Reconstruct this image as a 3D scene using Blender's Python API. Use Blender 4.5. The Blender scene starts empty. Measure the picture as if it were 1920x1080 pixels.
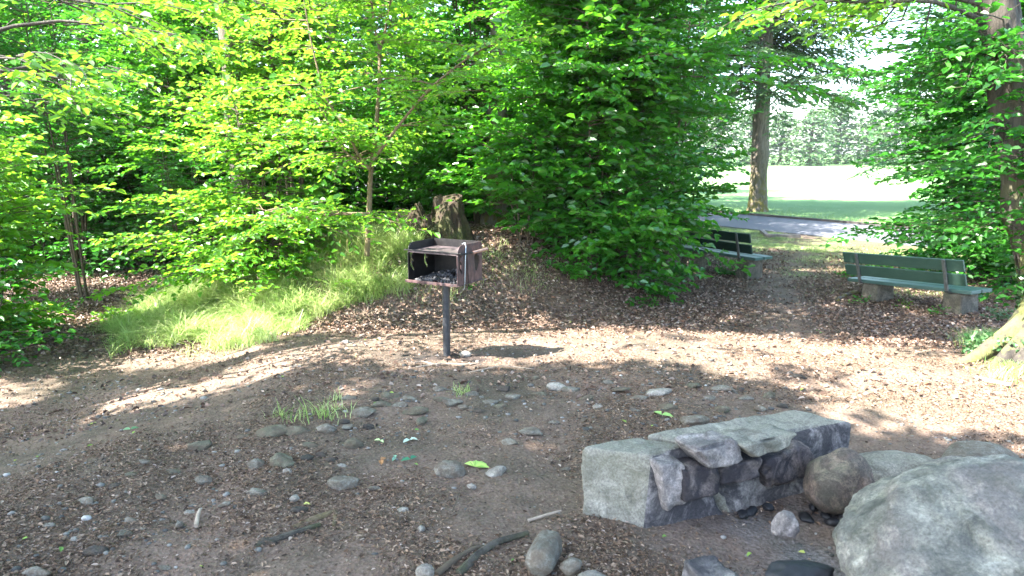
import bpy, bmesh, math, random
import numpy as np
from mathutils import Vector, Matrix, noise
C = bpy.context.scene
COL = C.collection
R = math.radians
rng = np.random.default_rng(7)
random.seed(7)

# ------------------------------------------------------------------ camera, sky, sun, exposure
CAM_H = 1.55
PITCH = math.atan(250 / 1280)
cam_d = bpy.data.cameras.new('camera'); cam = bpy.data.objects.new('camera', cam_d); COL.objects.link(cam)
cam.location = (0, 0, CAM_H); cam.rotation_euler = (math.pi / 2 - PITCH, 0, 0)
cam_d.sensor_width = 36; cam_d.lens = 24; cam_d.clip_end = 2000; cam_d.clip_start = 0.05
cam_d.dof.use_dof = True; cam_d.dof.focus_distance = 5.6; cam_d.dof.aperture_fstop = 4.0
C.camera = cam
SUN_EL, SUN_AZ = R(52), math.atan2(-0.90, -0.34)          # azimuth measured from +Y towards +X
SUN = Vector((math.sin(SUN_AZ) * math.cos(SUN_EL), math.cos(SUN_AZ) * math.cos(SUN_EL), math.sin(SUN_EL)))
sd = bpy.data.lights.new('sun', 'SUN'); sd.energy = 5.0; sd.angle = R(0.5); sd.color = (1, 0.96, 0.90)
so = bpy.data.objects.new('sun', sd); COL.objects.link(so); so.rotation_euler = SUN.to_track_quat('Z', 'Y').to_euler()
so.location = (0, 0, 30)
W = bpy.data.worlds.new("World"); C.world = W; W.use_nodes = True
nt = W.node_tree; bg = nt.nodes['Background']; bg.inputs[1].default_value = 0.15
sky = nt.nodes.new('ShaderNodeTexSky'); sky.sky_type = 'NISHITA'; sky.sun_disc = False
sky.sun_elevation = SUN_EL; sky.sun_rotation = SUN_AZ; sky.air_density = 1.0; sky.dust_density = 1.5
nt.links.new(sky.outputs[0], bg.inputs[0])
C.view_settings.view_transform = 'Standard'; C.view_settings.look = 'None'
C.view_settings.exposure = 3.05; C.view_settings.gamma = 1; C.view_settings.use_curve_mapping = False
C.render.engine = 'CYCLES'
C.cycles.max_bounces = 8; C.cycles.diffuse_bounces = 4; C.cycles.transmission_bounces = 5; C.cycles.transparent_max_bounces = 8
C.cycles.sample_clamp_indirect = 6; C.cycles.use_denoising = True

# ------------------------------------------------------------------ helpers
def ray(px, py):
    v = -(py - 540) / 1280; c, s = math.cos(PITCH), math.sin(PITCH)
    return Vector(((px - 960) / 1280, c + v * s, -s + v * c))
def P(px, py, y):
    d = ray(px, py); t = y / d.y
    return Vector((d.x * t, y, CAM_H + d.z * t))

def _h(ix, iy, iz, seed):
    n = (ix * 374761393 + iy * 668265263 + iz * 2147483647 + seed * 1274126177) & 0xffffffff
    n = ((n ^ (n >> 13)) * 1274126177) & 0xffffffff
    n = (n ^ (n >> 16)) & 0xffffffff
    return n / 4294967295.0
def vnoise(x, y, z=0.0, seed=0):
    x = np.asarray(x, float); y = np.asarray(y, float); z = np.asarray(z, float) + 0 * x
    ix, iy, iz = (np.floor(a).astype(np.int64) for a in (x, y, z))
    fx, fy, fz = x - ix, y - iy, z - iz
    fx, fy, fz = (f * f * (3 - 2 * f) for f in (fx, fy, fz))
    r = 0
    for dx in (0, 1):
        for dy in (0, 1):
            for dz in (0, 1):
                w = (fx if dx else 1 - fx) * (fy if dy else 1 - fy) * (fz if dz else 1 - fz)
                r = r + w * _h(ix + dx, iy + dy, iz + dz, seed)
    return r * 2 - 1
def fbm(x, y, z=0.0, o=4, seed=0):
    r, a = 0, 1.0
    for i in range(o):
        r = r + a * vnoise(np.asarray(x) * 2 ** i, np.asarray(y) * 2 ** i, np.asarray(z) * 2 ** i, seed + i); a *= 0.5
    return r
def sst(a, b, x):
    t = np.clip((x - a) / (b - a), 0, 1); return t * t * (3 - 2 * t)

def hbase(x, y):
    x = np.asarray(x, float); y = np.asarray(y, float)
    lft = sst(-1.0, -4.2, x)
    z = -0.36 * sst(5.0, 8.0, y + 0.10 * np.clip(x, -3, 6)) * (1 - lft) - .50 * lft * sst(1.8, 5.0, y)
    e = np.sqrt(((x + 1.15) / np.where(x < -1.15, 4.0, 3.6)) ** 2 + ((y - 10.2) / 2.9) ** 2)
    z = z + 0.80 * sst(1.05, 0.50, e)
    z = z - 0.05 * np.exp(-((x - 1.15) ** 2 + (y - 2.45) ** 2) / 0.12)
    far = sst(10, 16, np.hypot(x, y))
    z = z + (1 - far) * (0.035 * fbm(x * 0.9, y * 0.9, 0, 3, 11))
    z = z + sst(60, 260, y) * sst(0, 200, x) * 2.0
    return z
def hdetail(x, y):
    r = np.hypot(x, y); m = sst(14, 9, r)
    return m * (0.012 * fbm(x * 5, y * 5, 0, 3, 21) + 0.006 * vnoise(x * 22, y * 22, 0, 31))
def gz(x, y): return float(hbase(x, y))
def at(px, py):
    """point where the line of sight meets the ground"""
    d = ray(px, py); t = 1.0
    for i in range(4000):
        p = Vector((0, 0, CAM_H)) + d * t
        g = gz(p.x, p.y)
        if p.z <= g: break
        t += max(0.004, (p.z - g) * 0.5)
    return Vector((p.x, p.y, gz(p.x, p.y)))

def tag(o, label=None, cat=None, group=None, kind=None):
    if label: o['label'] = label
    if cat: o['category'] = cat
    if group: o['group'] = group
    if kind: o['kind'] = kind
    return o
def empty(name, loc=(0, 0, 0), rz=0.0):
    o = bpy.data.objects.new(name, None); COL.objects.link(o); o.location = loc; o.rotation_euler = (0, 0, rz)
    o.empty_display_size = 0.1
    return o
def mesh_np(name, verts, faces_n, idx, mats, parent=None, matidx=None, attrs=None, smooth=False):
    """verts (N,3); faces_n: loop totals (F,) ; idx flat loop indices"""
    me = bpy.data.meshes.new(name)
    verts = np.asarray(verts, np.float32); faces_n = np.asarray(faces_n, np.int32); idx = np.asarray(idx, np.int32)
    me.vertices.add(len(verts)); me.vertices.foreach_set('co', verts.ravel())
    me.loops.add(len(idx)); me.loops.foreach_set('vertex_index', idx)
    me.polygons.add(len(faces_n))
    st = np.concatenate([[0], np.cumsum(faces_n)[:-1]]).astype(np.int32)
    me.polygons.foreach_set('loop_start', st)
    if matidx is not None: me.polygons.foreach_set('material_index', np.asarray(matidx, np.int32))
    me.polygons.foreach_set('use_smooth', np.full(len(faces_n), smooth, bool))
    for m in mats: me.materials.append(m)
    for k, (dom, arr) in (attrs or {}).items():
        a = me.attributes.new(k, 'FLOAT', dom); a.data.foreach_set('value', np.asarray(arr, np.float32))
    me.update(calc_edges=True)
    o = bpy.data.objects.new(name, me); COL.objects.link(o)
    if parent: o.parent = parent
    return o
def bm_obj(name, bm, mat, parent=None, smooth=False, bevel=0):
    me = bpy.data.meshes.new(name)
    if smooth:
        for f in bm.faces: f.smooth = True
    bmesh.ops.recalc_face_normals(bm, faces=bm.faces)
    bm.to_mesh(me); bm.free()
    me.materials.append(mat)
    o = bpy.data.objects.new(name, me); COL.objects.link(o)
    if parent: o.parent = parent
    if bevel:
        m = o.modifiers.new('edge', 'BEVEL'); m.width = bevel; m.segments = 2; m.limit_method = 'ANGLE'
    return o
def copy_tree(o, parent=None):
    c = o.copy(); COL.objects.link(c); c.parent = parent
    for ch in list(o.children): copy_tree(ch, c)
    return c

# geometry accumulators
class Geo:
    def __init__(s): s.v = []; s.n = []; s.i = []; s.m = []; s.r = []; s.k = 0
    def add(s, v, n, i, m=0, r=None):
        v = np.asarray(v, float).reshape(-1, 3)
        s.v.append(v); s.n.append(np.asarray(n)); s.i.append(np.asarray(i).ravel() + s.k); s.k += len(v)
        s.m.append(np.full(len(n), m)); s.r.append(np.full(len(n), 0.5) if r is None else np.asarray(r))
    def obj(s, name, mats, parent=None, smooth=False):
        return mesh_np(name, np.concatenate(s.v), np.concatenate(s.n), np.concatenate(s.i), mats, parent,
                       np.concatenate(s.m), {'rnd': ('FACE', np.concatenate(s.r))}, smooth)

def tube(g, pts, rad, sides=8, m=0, rough=0.0, seed=0, cap=True, lobes=None):
    pts = np.asarray(pts, float); n = len(pts); rad = np.broadcast_to(np.asarray(rad, float), (n,))
    t = np.gradient(pts, axis=0); t /= np.linalg.norm(t, axis=1)[:, None] + 1e-9
    ref = np.array([0.0, 1, 0]) if abs(t[0][2]) > 0.7 else np.array([0, 0, 1.0])
    a = np.cross(t, ref); a /= np.linalg.norm(a, axis=1)[:, None] + 1e-9; b = np.cross(t, a)
    th = np.arange(sides) / sides * 2 * np.pi
    rr = rad[:, None] * np.ones(sides)
    if rough:
        rr = rr * (1 + rough * fbm(np.cos(th)[None, :] * 2.2 + 5, np.sin(th)[None, :] * 2.2 + 9, pts[:, 2:3] * 1.6 + 3, 3, seed))
    if lobes:
        for ang_, amp_ in lobes: rr = rr + amp_ * np.exp(-((pts[:, 2:3] - pts[0, 2]) / .24) ** 1.3) * np.clip(np.cos(th[None, :] - ang_), 0, 1) ** 7
    v = pts[:, None, :] + rr[..., None] * (np.cos(th)[None, :, None] * a[:, None, :] + np.sin(th)[None, :, None] * b[:, None, :])
    i = np.arange(n - 1)[:, None] * sides; j = np.arange(sides)[None, :]; j2 = (j + 1) % sides
    q = np.stack([i + j, i + j2, i + sides + j2, i + sides + j], -1).reshape(-1, 4)
    g.add(v, np.full(len(q), 4), q, m)
    if cap:
        g.add(v[0], [sides], np.arange(sides)[::-1], m); g.add(v[-1], [sides], np.arange(sides), m)

def add_leaves(g, pos, d, nrm, L, W_, m=0, r=None, fold=0.25, curl=0.12):
    """pos,d,nrm (N,3); L,W_ (N,)"""
    N = len(pos)
    if N == 0: return
    d = d / (np.linalg.norm(d, axis=1)[:, None] + 1e-9)
    s = np.cross(nrm, d); s /= np.linalg.norm(s, axis=1)[:, None] + 1e-9
    u = np.cross(d, s)
    L = L[:, None]; W_ = W_[:, None]
    base = pos; tip = pos + d * L - u * L * curl
    l1 = pos + d * L * 0.30 + s * W_ * 0.46 + u * W_ * fold; l2 = pos + d * L * 0.70 + s * W_ * 0.38 + u * (W_ * fold * 0.8 - L * curl * 0.4)
    r1 = pos + d * L * 0.30 - s * W_ * 0.46 + u * W_ * fold; r2 = pos + d * L * 0.70 - s * W_ * 0.38 + u * (W_ * fold * 0.8 - L * curl * 0.4)
    v = np.stack([base, l1, l2, tip, r2, r1], 1)
    k = np.arange(N)[:, None] * 6
    q = np.stack([k + np.array([[0, 3, 2, 1]]), k + np.array([[0, 5, 4, 3]])], 1).reshape(-1, 4)
    if r is None: r = rng.random(N)
    g.add(v, np.full(2 * N, 4), q, m, np.repeat(r, 2))

def sprays(gl, gw, S, az, el, L, leaf=0.075, twig=0.45, tsp=0.11, lsp=0.05, droop=0.18, jit=0.35, tone=None, mleaf=0, mtwig=1, twigs=True, wide=0.64):
    """flat leafy branches. S (B,3) starts, az, el, L (B,)"""
    B = len(S)
    if B == 0: return
    D = np.stack([np.cos(az) * np.cos(el), np.sin(az) * np.cos(el), np.sin(el)], 1)
    Nh = np.stack([-np.sin(az), np.cos(az), np.zeros(B)], 1)
    roll = rng.normal(0, 0.25, B); Nh = Nh * np.cos(roll)[:, None] + np.array([0, 0, 1.0]) * np.sin(roll)[:, None]
    K = int(np.ceil(L.max() / tsp)); k = np.arange(K)
    t = (k[None, :] + 0.5 + rng.uniform(-.3, .3, (B, K))) * tsp / L[:, None]
    ok = (t < 1.0) & (t > 0.12)
    wob = rng.uniform(0, 6, (B, 1))
    def PT(t):
        return S[:, None, :] + (L[:, None] * t)[..., None] * D[:, None, :] - (droop * L[:, None] * t ** 2)[..., None] * np.array([0, 0, 1.0]) \
            + (0.05 * L[:, None] * np.sin(t * 5 + wob))[..., None] * Nh[:, None, :]
    A = PT(t)
    side = np.where((k % 2)[None, :] == 0, 1.0, -1.0) * np.ones((B, 1))
    ang = rng.normal(0.95, 0.15, (B, K)) * (1 - 0.55 * t)
    zj = rng.normal(0, 0.10, (B, K))
    E = np.cos(ang)[..., None] * D[:, None, :] + (side * np.sin(ang))[..., None] * Nh[:, None, :]
    E[..., 2] += zj - 0.05
    TL = np.minimum(twig * L[:, None] * (1.12 - t) * rng.uniform(0.6, 1.15, (B, K)) + 0.05, 0.62)
    M = int(np.ceil(0.62 / lsp)); mm = np.arange(M)
    s = (mm[None, None, :] + rng.uniform(0, 1, (B, K, M))) * lsp
    okl = ok[..., None] & (s < TL[..., None])
    PL = A[:, :, None, :] + s[..., None] * E[:, :, None, :]
    PL[..., 2] -= 0.25 * s ** 2 / 0.5
    sd2 = np.where((mm % 2) == 0, 1.0, -1.0)[None, None, :] * rng.uniform(.6, 1.2, (B, K, M))
    perp = np.cross(np.array([0, 0, 1.0]), E); perp /= np.linalg.norm(perp, axis=-1)[..., None] + 1e-9
    LD = 0.65 * E[:, :, None, :] + 0.75 * sd2[..., None] * perp[:, :, None, :] + rng.normal(0, .18, (B, K, M, 3)); LD[..., 2] -= 0.12
    NR = np.array([0, 0, 1.0]) + rng.normal(0, jit, (B, K, M, 3))
    tb = (rng.random((B, 1, 1)) * 0.5 + rng.random((B, K, M)) * 0.5) if tone is None else np.clip(tone[:, None, None] + rng.normal(0, .15, (B, K, M)), 0, 1)
    PL, LD, NR, tb = PL[okl], LD[okl], NR[okl], tb[okl]
    ls = leaf * rng.uniform(0.65, 1.2, len(PL))
    add_leaves(gl, PL, LD, NR, ls, ls * wide, mleaf, tb)
    # twigs: flat thin prisms
    if twigs:
        a = A[ok]; e = E[ok]; tl = TL[ok]; r = np.full(len(a), leaf * 0.028)
        b = a + e * tl[:, None]; b[:, 2] -= 0.25 * tl ** 2 / 0.5
        p = np.cross(e, [0, 0, 1.0]); p /= np.linalg.norm(p, axis=1)[:, None] + 1e-9; up = np.array([0, 0, 1.0])
        v = np.stack([a + p * r[:, None], a - p * r[:, None], a + up * r[:, None] * 1.5, b], 1)
        kk = np.arange(len(a))[:, None, None] * 4
        f = (kk + np.array([[[0, 2, 3], [2, 1, 3], [1, 0, 3]]])).reshape(-1, 3)
        gl.add(v, np.full(len(f), 3), f, mtwig)
        n = 6; tt = np.linspace(0, 1, n)[None, :] * np.ones((B, 1)); pts = PT(tt)
        rb = (0.0028 + 0.0045 * L)[:, None] * (1.05 - tt)
        Z = np.array([0, 0, 1.0]); sides = 4; th = np.arange(sides) / sides * 2 * np.pi
        V = pts[:, :, None, :] + rb[..., None, None] * (np.cos(th)[None, None, :, None] * Nh[:, None, None, :] + np.sin(th)[None, None, :, None] * Z)
        bi = np.arange(B)[:, None, None] * n * sides; i = np.arange(n - 1)[None, :, None] * sides; j = np.arange(sides)[None, None, :]; j2 = (j + 1) % sides
        q = np.stack([bi + i + j, bi + i + j2, bi + i + sides + j2, bi + i + sides + j], -1).reshape(-1, 4)
        gw.add(V, np.full(len(q), 4), q, 0)

# ------------------------------------------------------------------ materials
def newmat(name):
    m = bpy.data.materials.new(name); m.use_nodes = True; n = m.node_tree; return m, n.nodes, n.links, n.nodes['Principled BSDF']
def ramp(N, pts):
    r = N.new('ShaderNodeValToRGB'); e = r.color_ramp.elements
    while len(e) < len(pts): e.new(0.5)
    for x, (p, c) in zip(e, pts): x.position = p; x.color = (*c, 1)
    return r
def nz(N, Lk, scale, detail=6, rough=0.6, vec=None, dist=0.0):
    t = N.new('ShaderNodeTexNoise'); t.inputs['Scale'].default_value = scale; t.inputs['Detail'].default_value = detail
    t.inputs['Roughness'].default_value = rough; t.inputs['Distortion'].default_value = dist
    if vec is not None: Lk.new(vec, t.inputs['Vector'])
    return t
def coords(N, Lk, scale=(1, 1, 1), kind='Object'):
    c = N.new('ShaderNodeTexCoord'); mp = N.new('ShaderNodeMapping'); mp.inputs['Scale'].default_value = scale
    Lk.new(c.outputs[kind], mp.inputs['Vector']); return mp.outputs[0]
def mixc(N, Lk, f, a, b, mode='MIX'):
    m = N.new('ShaderNodeMix'); m.data_type = 'RGBA'; m.blend_type = mode
    for s, v in ((0, f), (6, a), (7, b)):
        if hasattr(v, 'is_output') or isinstance(v, bpy.types.NodeSocket): Lk.new(v, m.inputs[s])
        else: m.inputs[s].default_value = v if s == 0 else (*v, 1)
    return m.outputs[2]
def math_(N, Lk, op, a, b=0.5, clamp=False):
    m = N.new('ShaderNodeMath'); m.operation = op; m.use_clamp = clamp
    for s, v in ((0, a), (1, b)):
        if isinstance(v, bpy.types.NodeSocket): Lk.new(v, m.inputs[s])
        else: m.inputs[s].default_value = v
    return m.outputs[0]
def bump(N, Lk, h, bsdf, strength=0.5, dist=0.02):
    b = N.new('ShaderNodeBump'); b.inputs['Strength'].default_value = strength; b.inputs['Distance'].default_value = dist
    Lk.new(h, b.inputs['Height']); Lk.new(b.outputs[0], bsdf.inputs['Normal']); return b
def attr(N, name):
    a = N.new('ShaderNodeAttribute'); a.attribute_name = name; return a.outputs['Fac']

def leaf_mat(name, cols, trans, tf=0.45, rough=0.42, spec=0.5):
    m, N, Lk, b = newmat(name)
    r = ramp(N, [(0.0, cols[0]), (0.5, cols[1]), (1.0, cols[2])]); Lk.new(attr(N, 'rnd'), r.inputs[0])
    n = nz(N, Lk, 40, 3); h = mixc(N, Lk, 0.35, r.outputs[0], n.outputs[0], 'SOFT_LIGHT')
    Lk.new(h, b.inputs['Base Color']); b.inputs['Roughness'].default_value = rough; b.inputs['Specular IOR Level'].default_value = spec
    tr = N.new('ShaderNodeBsdfTranslucent'); tc = mixc(N, Lk, 0.75, r.outputs[0], trans); Lk.new(tc, tr.inputs[0])
    mx = N.new('ShaderNodeMixShader'); mx.inputs[0].default_value = tf
    Lk.new(b.outputs[0], mx.inputs[1]); Lk.new(tr.outputs[0], mx.inputs[2])
    Lk.new(mx.outputs[0], N['Material Output'].inputs[0])
    return m
def bark_mat(name, c1, c2, moss=0.0, scale=1.0, mossc=(0.10, 0.12, 0.02), mh=(0.0, 1.2)):
    m, N, Lk, b = newmat(name)
    v = coords(N, Lk, (9 * scale, 9 * scale, 1.6 * scale))
    n1 = nz(N, Lk, 2.2, 8, 0.7, v, 0.6); n2 = nz(N, Lk, 1.1, 3, 0.5, coords(N, Lk))
    r = ramp(N, [(0.32, c1), (0.62, c2)]); Lk.new(n1.outputs[0], r.inputs[0])
    col = mixc(N, Lk, 0.5, r.outputs[0], n2.outputs[0], 'SOFT_LIGHT')
    if moss:
        sp = N.new('ShaderNodeSeparateXYZ'); Lk.new(coords(N, Lk), sp.inputs[0])
        mr = N.new('ShaderNodeMapRange'); mr.inputs[1].default_value = mh[1]; mr.inputs[2].default_value = mh[0]; Lk.new(sp.outputs[2], mr.inputs[0])
        n3 = nz(N, Lk, 5, 6, 0.7, coords(N, Lk)); r3 = ramp(N, [(0.44, (0, 0, 0)), (0.56, (1, 1, 1))]); Lk.new(n3.outputs[0], r3.inputs[0])
        f = math_(N, Lk, 'MULTIPLY', math_(N, Lk, 'MULTIPLY', mr.outputs[0], r3.outputs[0]), moss, True)
        col = mixc(N, Lk, f, col, mossc)
    Lk.new(col, b.inputs['Base Color']); b.inputs['Roughness'].default_value = 0.9
    bump(N, Lk, n1.outputs[0], b, 0.8, 0.03)
    return m
def plain(name, c, rough=0.8, var=0.3, scale=20, metal=0.0, c2=None, bmp=0.2, dist=0.004):
    m, N, Lk, b = newmat(name)
    n = nz(N, Lk, scale, 6, 0.65, coords(N, Lk)); r = ramp(N, [(0.3, tuple(x * (1 - var) for x in c)), (0.7, c2 or tuple(x * (1 + var) for x in c))])
    Lk.new(n.outputs[0], r.inputs[0]); Lk.new(r.outputs[0], b.inputs['Base Color'])
    b.inputs['Roughness'].default_value = rough; b.inputs['Metallic'].default_value = metal
    bump(N, Lk, n.outputs[0], b, bmp, dist)
    return m
def stone_mat(name, c1, c2, burn=0.0, lichen=0.4, scale=9, burnc=(0.012, 0.012, 0.018), dirt=0.0, c3=None, bd=0.02):
    m, N, Lk, b = newmat(name)
    oi = N.new('ShaderNodeObjectInfo')
    ad = N.new('ShaderNodeVectorMath'); ad.operation = 'ADD'
    cb = N.new('ShaderNodeCombineXYZ'); x = math_(N, Lk, 'MULTIPLY', oi.outputs['Random'], 37.0); Lk.new(x, cb.inputs[0]); Lk.new(x, cb.inputs[1])
    Lk.new(coords(N, Lk), ad.inputs[0]); Lk.new(cb.outputs[0], ad.inputs[1]); v = ad.outputs[0]
    n1 = nz(N, Lk, scale, 12, 0.72, v, 0.8); n2 = nz(N, Lk, scale * 0.6, 8, 0.7, v, 1.2); n3 = nz(N, Lk, scale * 12, 8, 0.8, v); n5 = nz(N, Lk, scale * 0.33, 6, 0.65, v, 1.0)
    r = ramp(N, [(0.36, c1), (0.5, tuple((p + q) / 2 for p, q in zip(c1, c2))), (0.64, c2)]); Lk.new(n1.outputs[0], r.inputs[0])
    col = r.outputs[0]
    if c3:
        r5 = ramp(N, [(0.46, (0, 0, 0)), (0.60, (1, 1, 1))]); Lk.new(n5.outputs[0], r5.inputs[0]); col = mixc(N, Lk, math_(N, Lk, 'MULTIPLY', r5.outputs[0], .75), col, c3)
    r3 = ramp(N, [(0.36, (.12, .12, .12)), (0.64, (.85, .85, .85))]); Lk.new(n3.outputs[0], r3.inputs[0])
    col = mixc(N, Lk, 0.6, col, r3.outputs[0], 'OVERLAY')
    rl = ramp(N, [(0.50, (0, 0, 0)), (0.60, (1, 1, 1))]); Lk.new(n2.outputs[0], rl.inputs[0])
    col = mixc(N, Lk, math_(N, Lk, 'MULTIPLY', rl.outputs[0], lichen), col, (0.105, 0.105, 0.065))
    if dirt:
        rd_ = ramp(N, [(0.42, (1, 1, 1)), (0.58, (0, 0, 0))]); n6 = nz(N, Lk, scale * 1.7, 8, 0.7, v, .5); Lk.new(n6.outputs[0], rd_.inputs[0])
        col = mixc(N, Lk, math_(N, Lk, 'MULTIPLY', rd_.outputs[0], dirt), col, (.12, .088, .062))
    if burn:
        n4 = nz(N, Lk, scale * 0.8, 8, 0.7, v, 1.5); rb = ramp(N, [(0.5 - 0.04 * burn, (1, 1, 1)), (0.5 + 0.12, (0, 0, 0))]); Lk.new(n4.outputs[0], rb.inputs[0])
        col = mixc(N, Lk, math_(N, Lk, 'MULTIPLY', rb.outputs[0], burn, True), col, burnc)
    Lk.new(col, b.inputs['Base Color']); b.inputs['Roughness'].default_value = 0.88; b.inputs['Specular IOR Level'].default_value = .3
    hh = mixc(N, Lk, 0.35, n1.outputs[0], n3.outputs[0]); bump(N, Lk, hh, b, 1.0, bd)
    return m

M = {}
M['leaf_bright'] = leaf_mat('leaf_bright', [(0.025, 0.14, 0.012), (0.055, 0.21, 0.015), (0.14, 0.30, 0.028)], (0.33, 0.62, 0.035), 0.5, .4, .6)
M['leaf_mid'] = leaf_mat('leaf_mid', [(0.018, 0.12, 0.012), (0.035, 0.17, 0.015), (0.07, 0.22, 0.020)], (0.17, 0.52, 0.02), 0.42, 0.30, 0.8)
M['leaf_dark'] = leaf_mat('leaf_dark', [(0.013, 0.095, 0.012), (0.026, 0.13, 0.014), (0.05, 0.175, 0.018)], (0.08, 0.38, 0.02), 0.42, 0.38, 0.55)
M['leaf_cool'] = leaf_mat('leaf_cool', [(0.03, 0.10, 0.045), (0.05, 0.14, 0.055), (0.075, 0.17, 0.06)], (0.15, 0.36, 0.08), 0.4, 0.45)
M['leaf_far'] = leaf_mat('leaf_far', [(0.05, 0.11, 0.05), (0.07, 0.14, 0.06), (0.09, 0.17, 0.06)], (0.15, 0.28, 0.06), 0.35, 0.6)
M['grass'] = leaf_mat('grass', [(0.08, 0.20, 0.03), (0.30, 0.42, 0.12), (0.66, 0.66, 0.38)], (0.55, 0.66, 0.25), 0.5, 0.4)
M['grass_dry'] = leaf_mat('grass_dry', [(0.25, 0.22, 0.10), (0.32, 0.28, 0.12), (0.40, 0.34, 0.16)], (0.4, 0.38, 0.14), 0.4, 0.6)
M['twig'] = plain('twig', (0.075, 0.055, 0.035), 0.9)
M['bark'] = bark_mat('bark', (0.035, 0.028, 0.020), (0.17, 0.14, 0.11), 0.5)
M['bark_young'] = bark_mat('bark_young', (0.10, 0.07, 0.035), (0.22, 0.16, 0.09), 0.3, 2.0)
M['bark_dark'] = bark_mat('bark_dark', (0.02, 0.017, 0.013), (0.10, 0.085, 0.065), 0.3)
M['bark_grey'] = bark_mat('bark_grey', (0.05, 0.038, 0.03), (0.20, 0.165, 0.14), 1.0, 0.8, (0.12, 0.10, 0.015), (0.1, 2.2))
M['bark_mossy'] = bark_mat('bark_mossy', (0.014, 0.011, 0.009), (0.085, 0.07, 0.055), 1.0, 1.0, (0.16, 0.17, 0.05), (0.4, 1.6))
M['stump'] = bark_mat('stump_wood', (0.004, 0.003, 0.002), (0.055, 0.032, 0.015), 0.5, 3.0, (0.08, 0.11, 0.02), (0, .8))
M['ivy'] = leaf_mat('ivy_leaf', [(0.03, 0.09, 0.03), (0.06, 0.14, 0.05), (0.12, 0.20, 0.09)], (0.15, 0.3, 0.05), 0.25, 0.3, 0.6)
M['stone_green'] = stone_mat('stone_green', (0.060, 0.058, 0.038), (0.20, 0.19, 0.135), 0, 0.4, 12, dirt=.75)
M['stone_grey'] = stone_mat('stone_grey', (0.11, 0.10, 0.08), (0.29, 0.265, 0.215), 0, 0.3, 12, dirt=.75)
M['stone_pale'] = stone_mat('stone_pale', (0.20, 0.18, 0.15), (0.42, 0.38, 0.32), 0, 0.1, 12, dirt=.4)
M['stone_dark'] = stone_mat('stone_dark', (0.018, 0.018, 0.016), (0.075, 0.065, 0.055), 0, 0.2, 12, dirt=.5)
M['slab'] = stone_mat('slab_stone', (0.13, 0.12, 0.098), (0.38, 0.355, 0.29), 0, 0.35, 9, c3=(.25, .235, .18))
M['slab_burnt'] = stone_mat('slab_burnt', (0.14, 0.13, 0.115), (0.40, 0.36, 0.325), .78, 0.1, 6, c3=(.26, .23, .22))
M['pit_pink'] = stone_mat('pit_pink_stone', (0.19, 0.17, 0.15), (0.48, 0.42, 0.385), 0.45, 0.1, 9)
M['pit_brown'] = stone_mat('pit_brown_stone', (0.07, 0.058, 0.05), (0.23, 0.185, 0.165), 0.8, 0.1, 8)
M['boulder'] = stone_mat('boulder_stone', (0.13, 0.125, 0.095), (0.52, 0.49, 0.40), 0.45, 0.40, 7, (.07, .075, .08), c3=(.32, .27, .235), bd=.03)
M['round'] = stone_mat('round_stone', (0.13, 0.105, 0.075), (0.36, 0.26, 0.20), 0.5, 0.3, 10, c3=(.16, .15, .11))
M['char'] = plain('charcoal', (0.012, 0.012, 0.014), 0.6, 0.6, 40, bmp=0.6)
M['ash'] = plain('ash', (0.055, 0.055, 0.06), 0.9, 0.6, 60)
M['soot'] = plain('sooty_steel', (0.006, 0.006, 0.007), 0.5, 0.5, 25, 0.3, (0.026, 0.022, 0.020))
def rust_mat():
    m, N, Lk, b = newmat('rusty_steel')
    v = coords(N, Lk, (1, 1, .45)); n = nz(N, Lk, 26, 8, .7, v, .4); n2 = nz(N, Lk, 7, 5, .6, coords(N, Lk), 1)
    r = ramp(N, [(.3, (.025, .016, .015)), (.5, (.085, .045, .040)), (.72, (.17, .10, .09))]); Lk.new(n.outputs[0], r.inputs[0])
    r2 = ramp(N, [(.45, (0, 0, 0)), (.6, (1, 1, 1))]); Lk.new(n2.outputs[0], r2.inputs[0])
    c = mixc(N, Lk, math_(N, Lk, 'MULTIPLY', r2.outputs[0], .6), r.outputs[0], (.035, .03, .035))
    Lk.new(c, b.inputs['Base Color']); b.inputs['Roughness'].default_value = .65; b.inputs['Metallic'].default_value = .25
    bump(N, Lk, n.outputs[0], b, .3, .003); return m
M['rust'] = rust_mat()
M['plate'] = plain('hot_plate', (0.07, 0.055, 0.058), 0.5, 0.5, 12, 0.4, (0.16, 0.12, 0.12))
M['post'] = plain('post_steel', (0.045, 0.047, 0.052), 0.45, 0.35, 30, 0.4)
M['galv'] = plain('galvanised', (0.38, 0.42, 0.44), 0.35, 0.2, 40, 0.7)
M['handle'] = plain('handle_steel', (0.30, 0.20, 0.17), 0.35, 0.3, 40, 0.7)
def paint_mat(name, c, c2):
    m, N, Lk, b = newmat(name)
    v = coords(N, Lk, (1.2, 14, 14)); n = nz(N, Lk, 3, 8, .7, v, .3); n2 = nz(N, Lk, 2.2, 6, .7, coords(N, Lk, (2, 6, 6)), .5)
    r = ramp(N, [(.3, c), (.7, c2)]); Lk.new(n2.outputs[0], r.inputs[0])
    rw = ramp(N, [(.66, (0, 0, 0)), (.72, (1, 1, 1))]); Lk.new(n.outputs[0], rw.inputs[0])
    col = mixc(N, Lk, math_(N, Lk, 'MULTIPLY', rw.outputs[0], .5), r.outputs[0], (.20, .22, .19))
    Lk.new(col, b.inputs['Base Color']); b.inputs['Roughness'].default_value = .42
    bump(N, Lk, n.outputs[0], b, .25, .002); return m
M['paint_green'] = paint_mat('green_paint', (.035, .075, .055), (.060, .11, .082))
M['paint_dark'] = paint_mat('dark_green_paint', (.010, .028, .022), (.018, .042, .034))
M['paint_seat'] = paint_mat('seat_paint', (.045, .095, .080), (.085, .145, .128))
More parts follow.
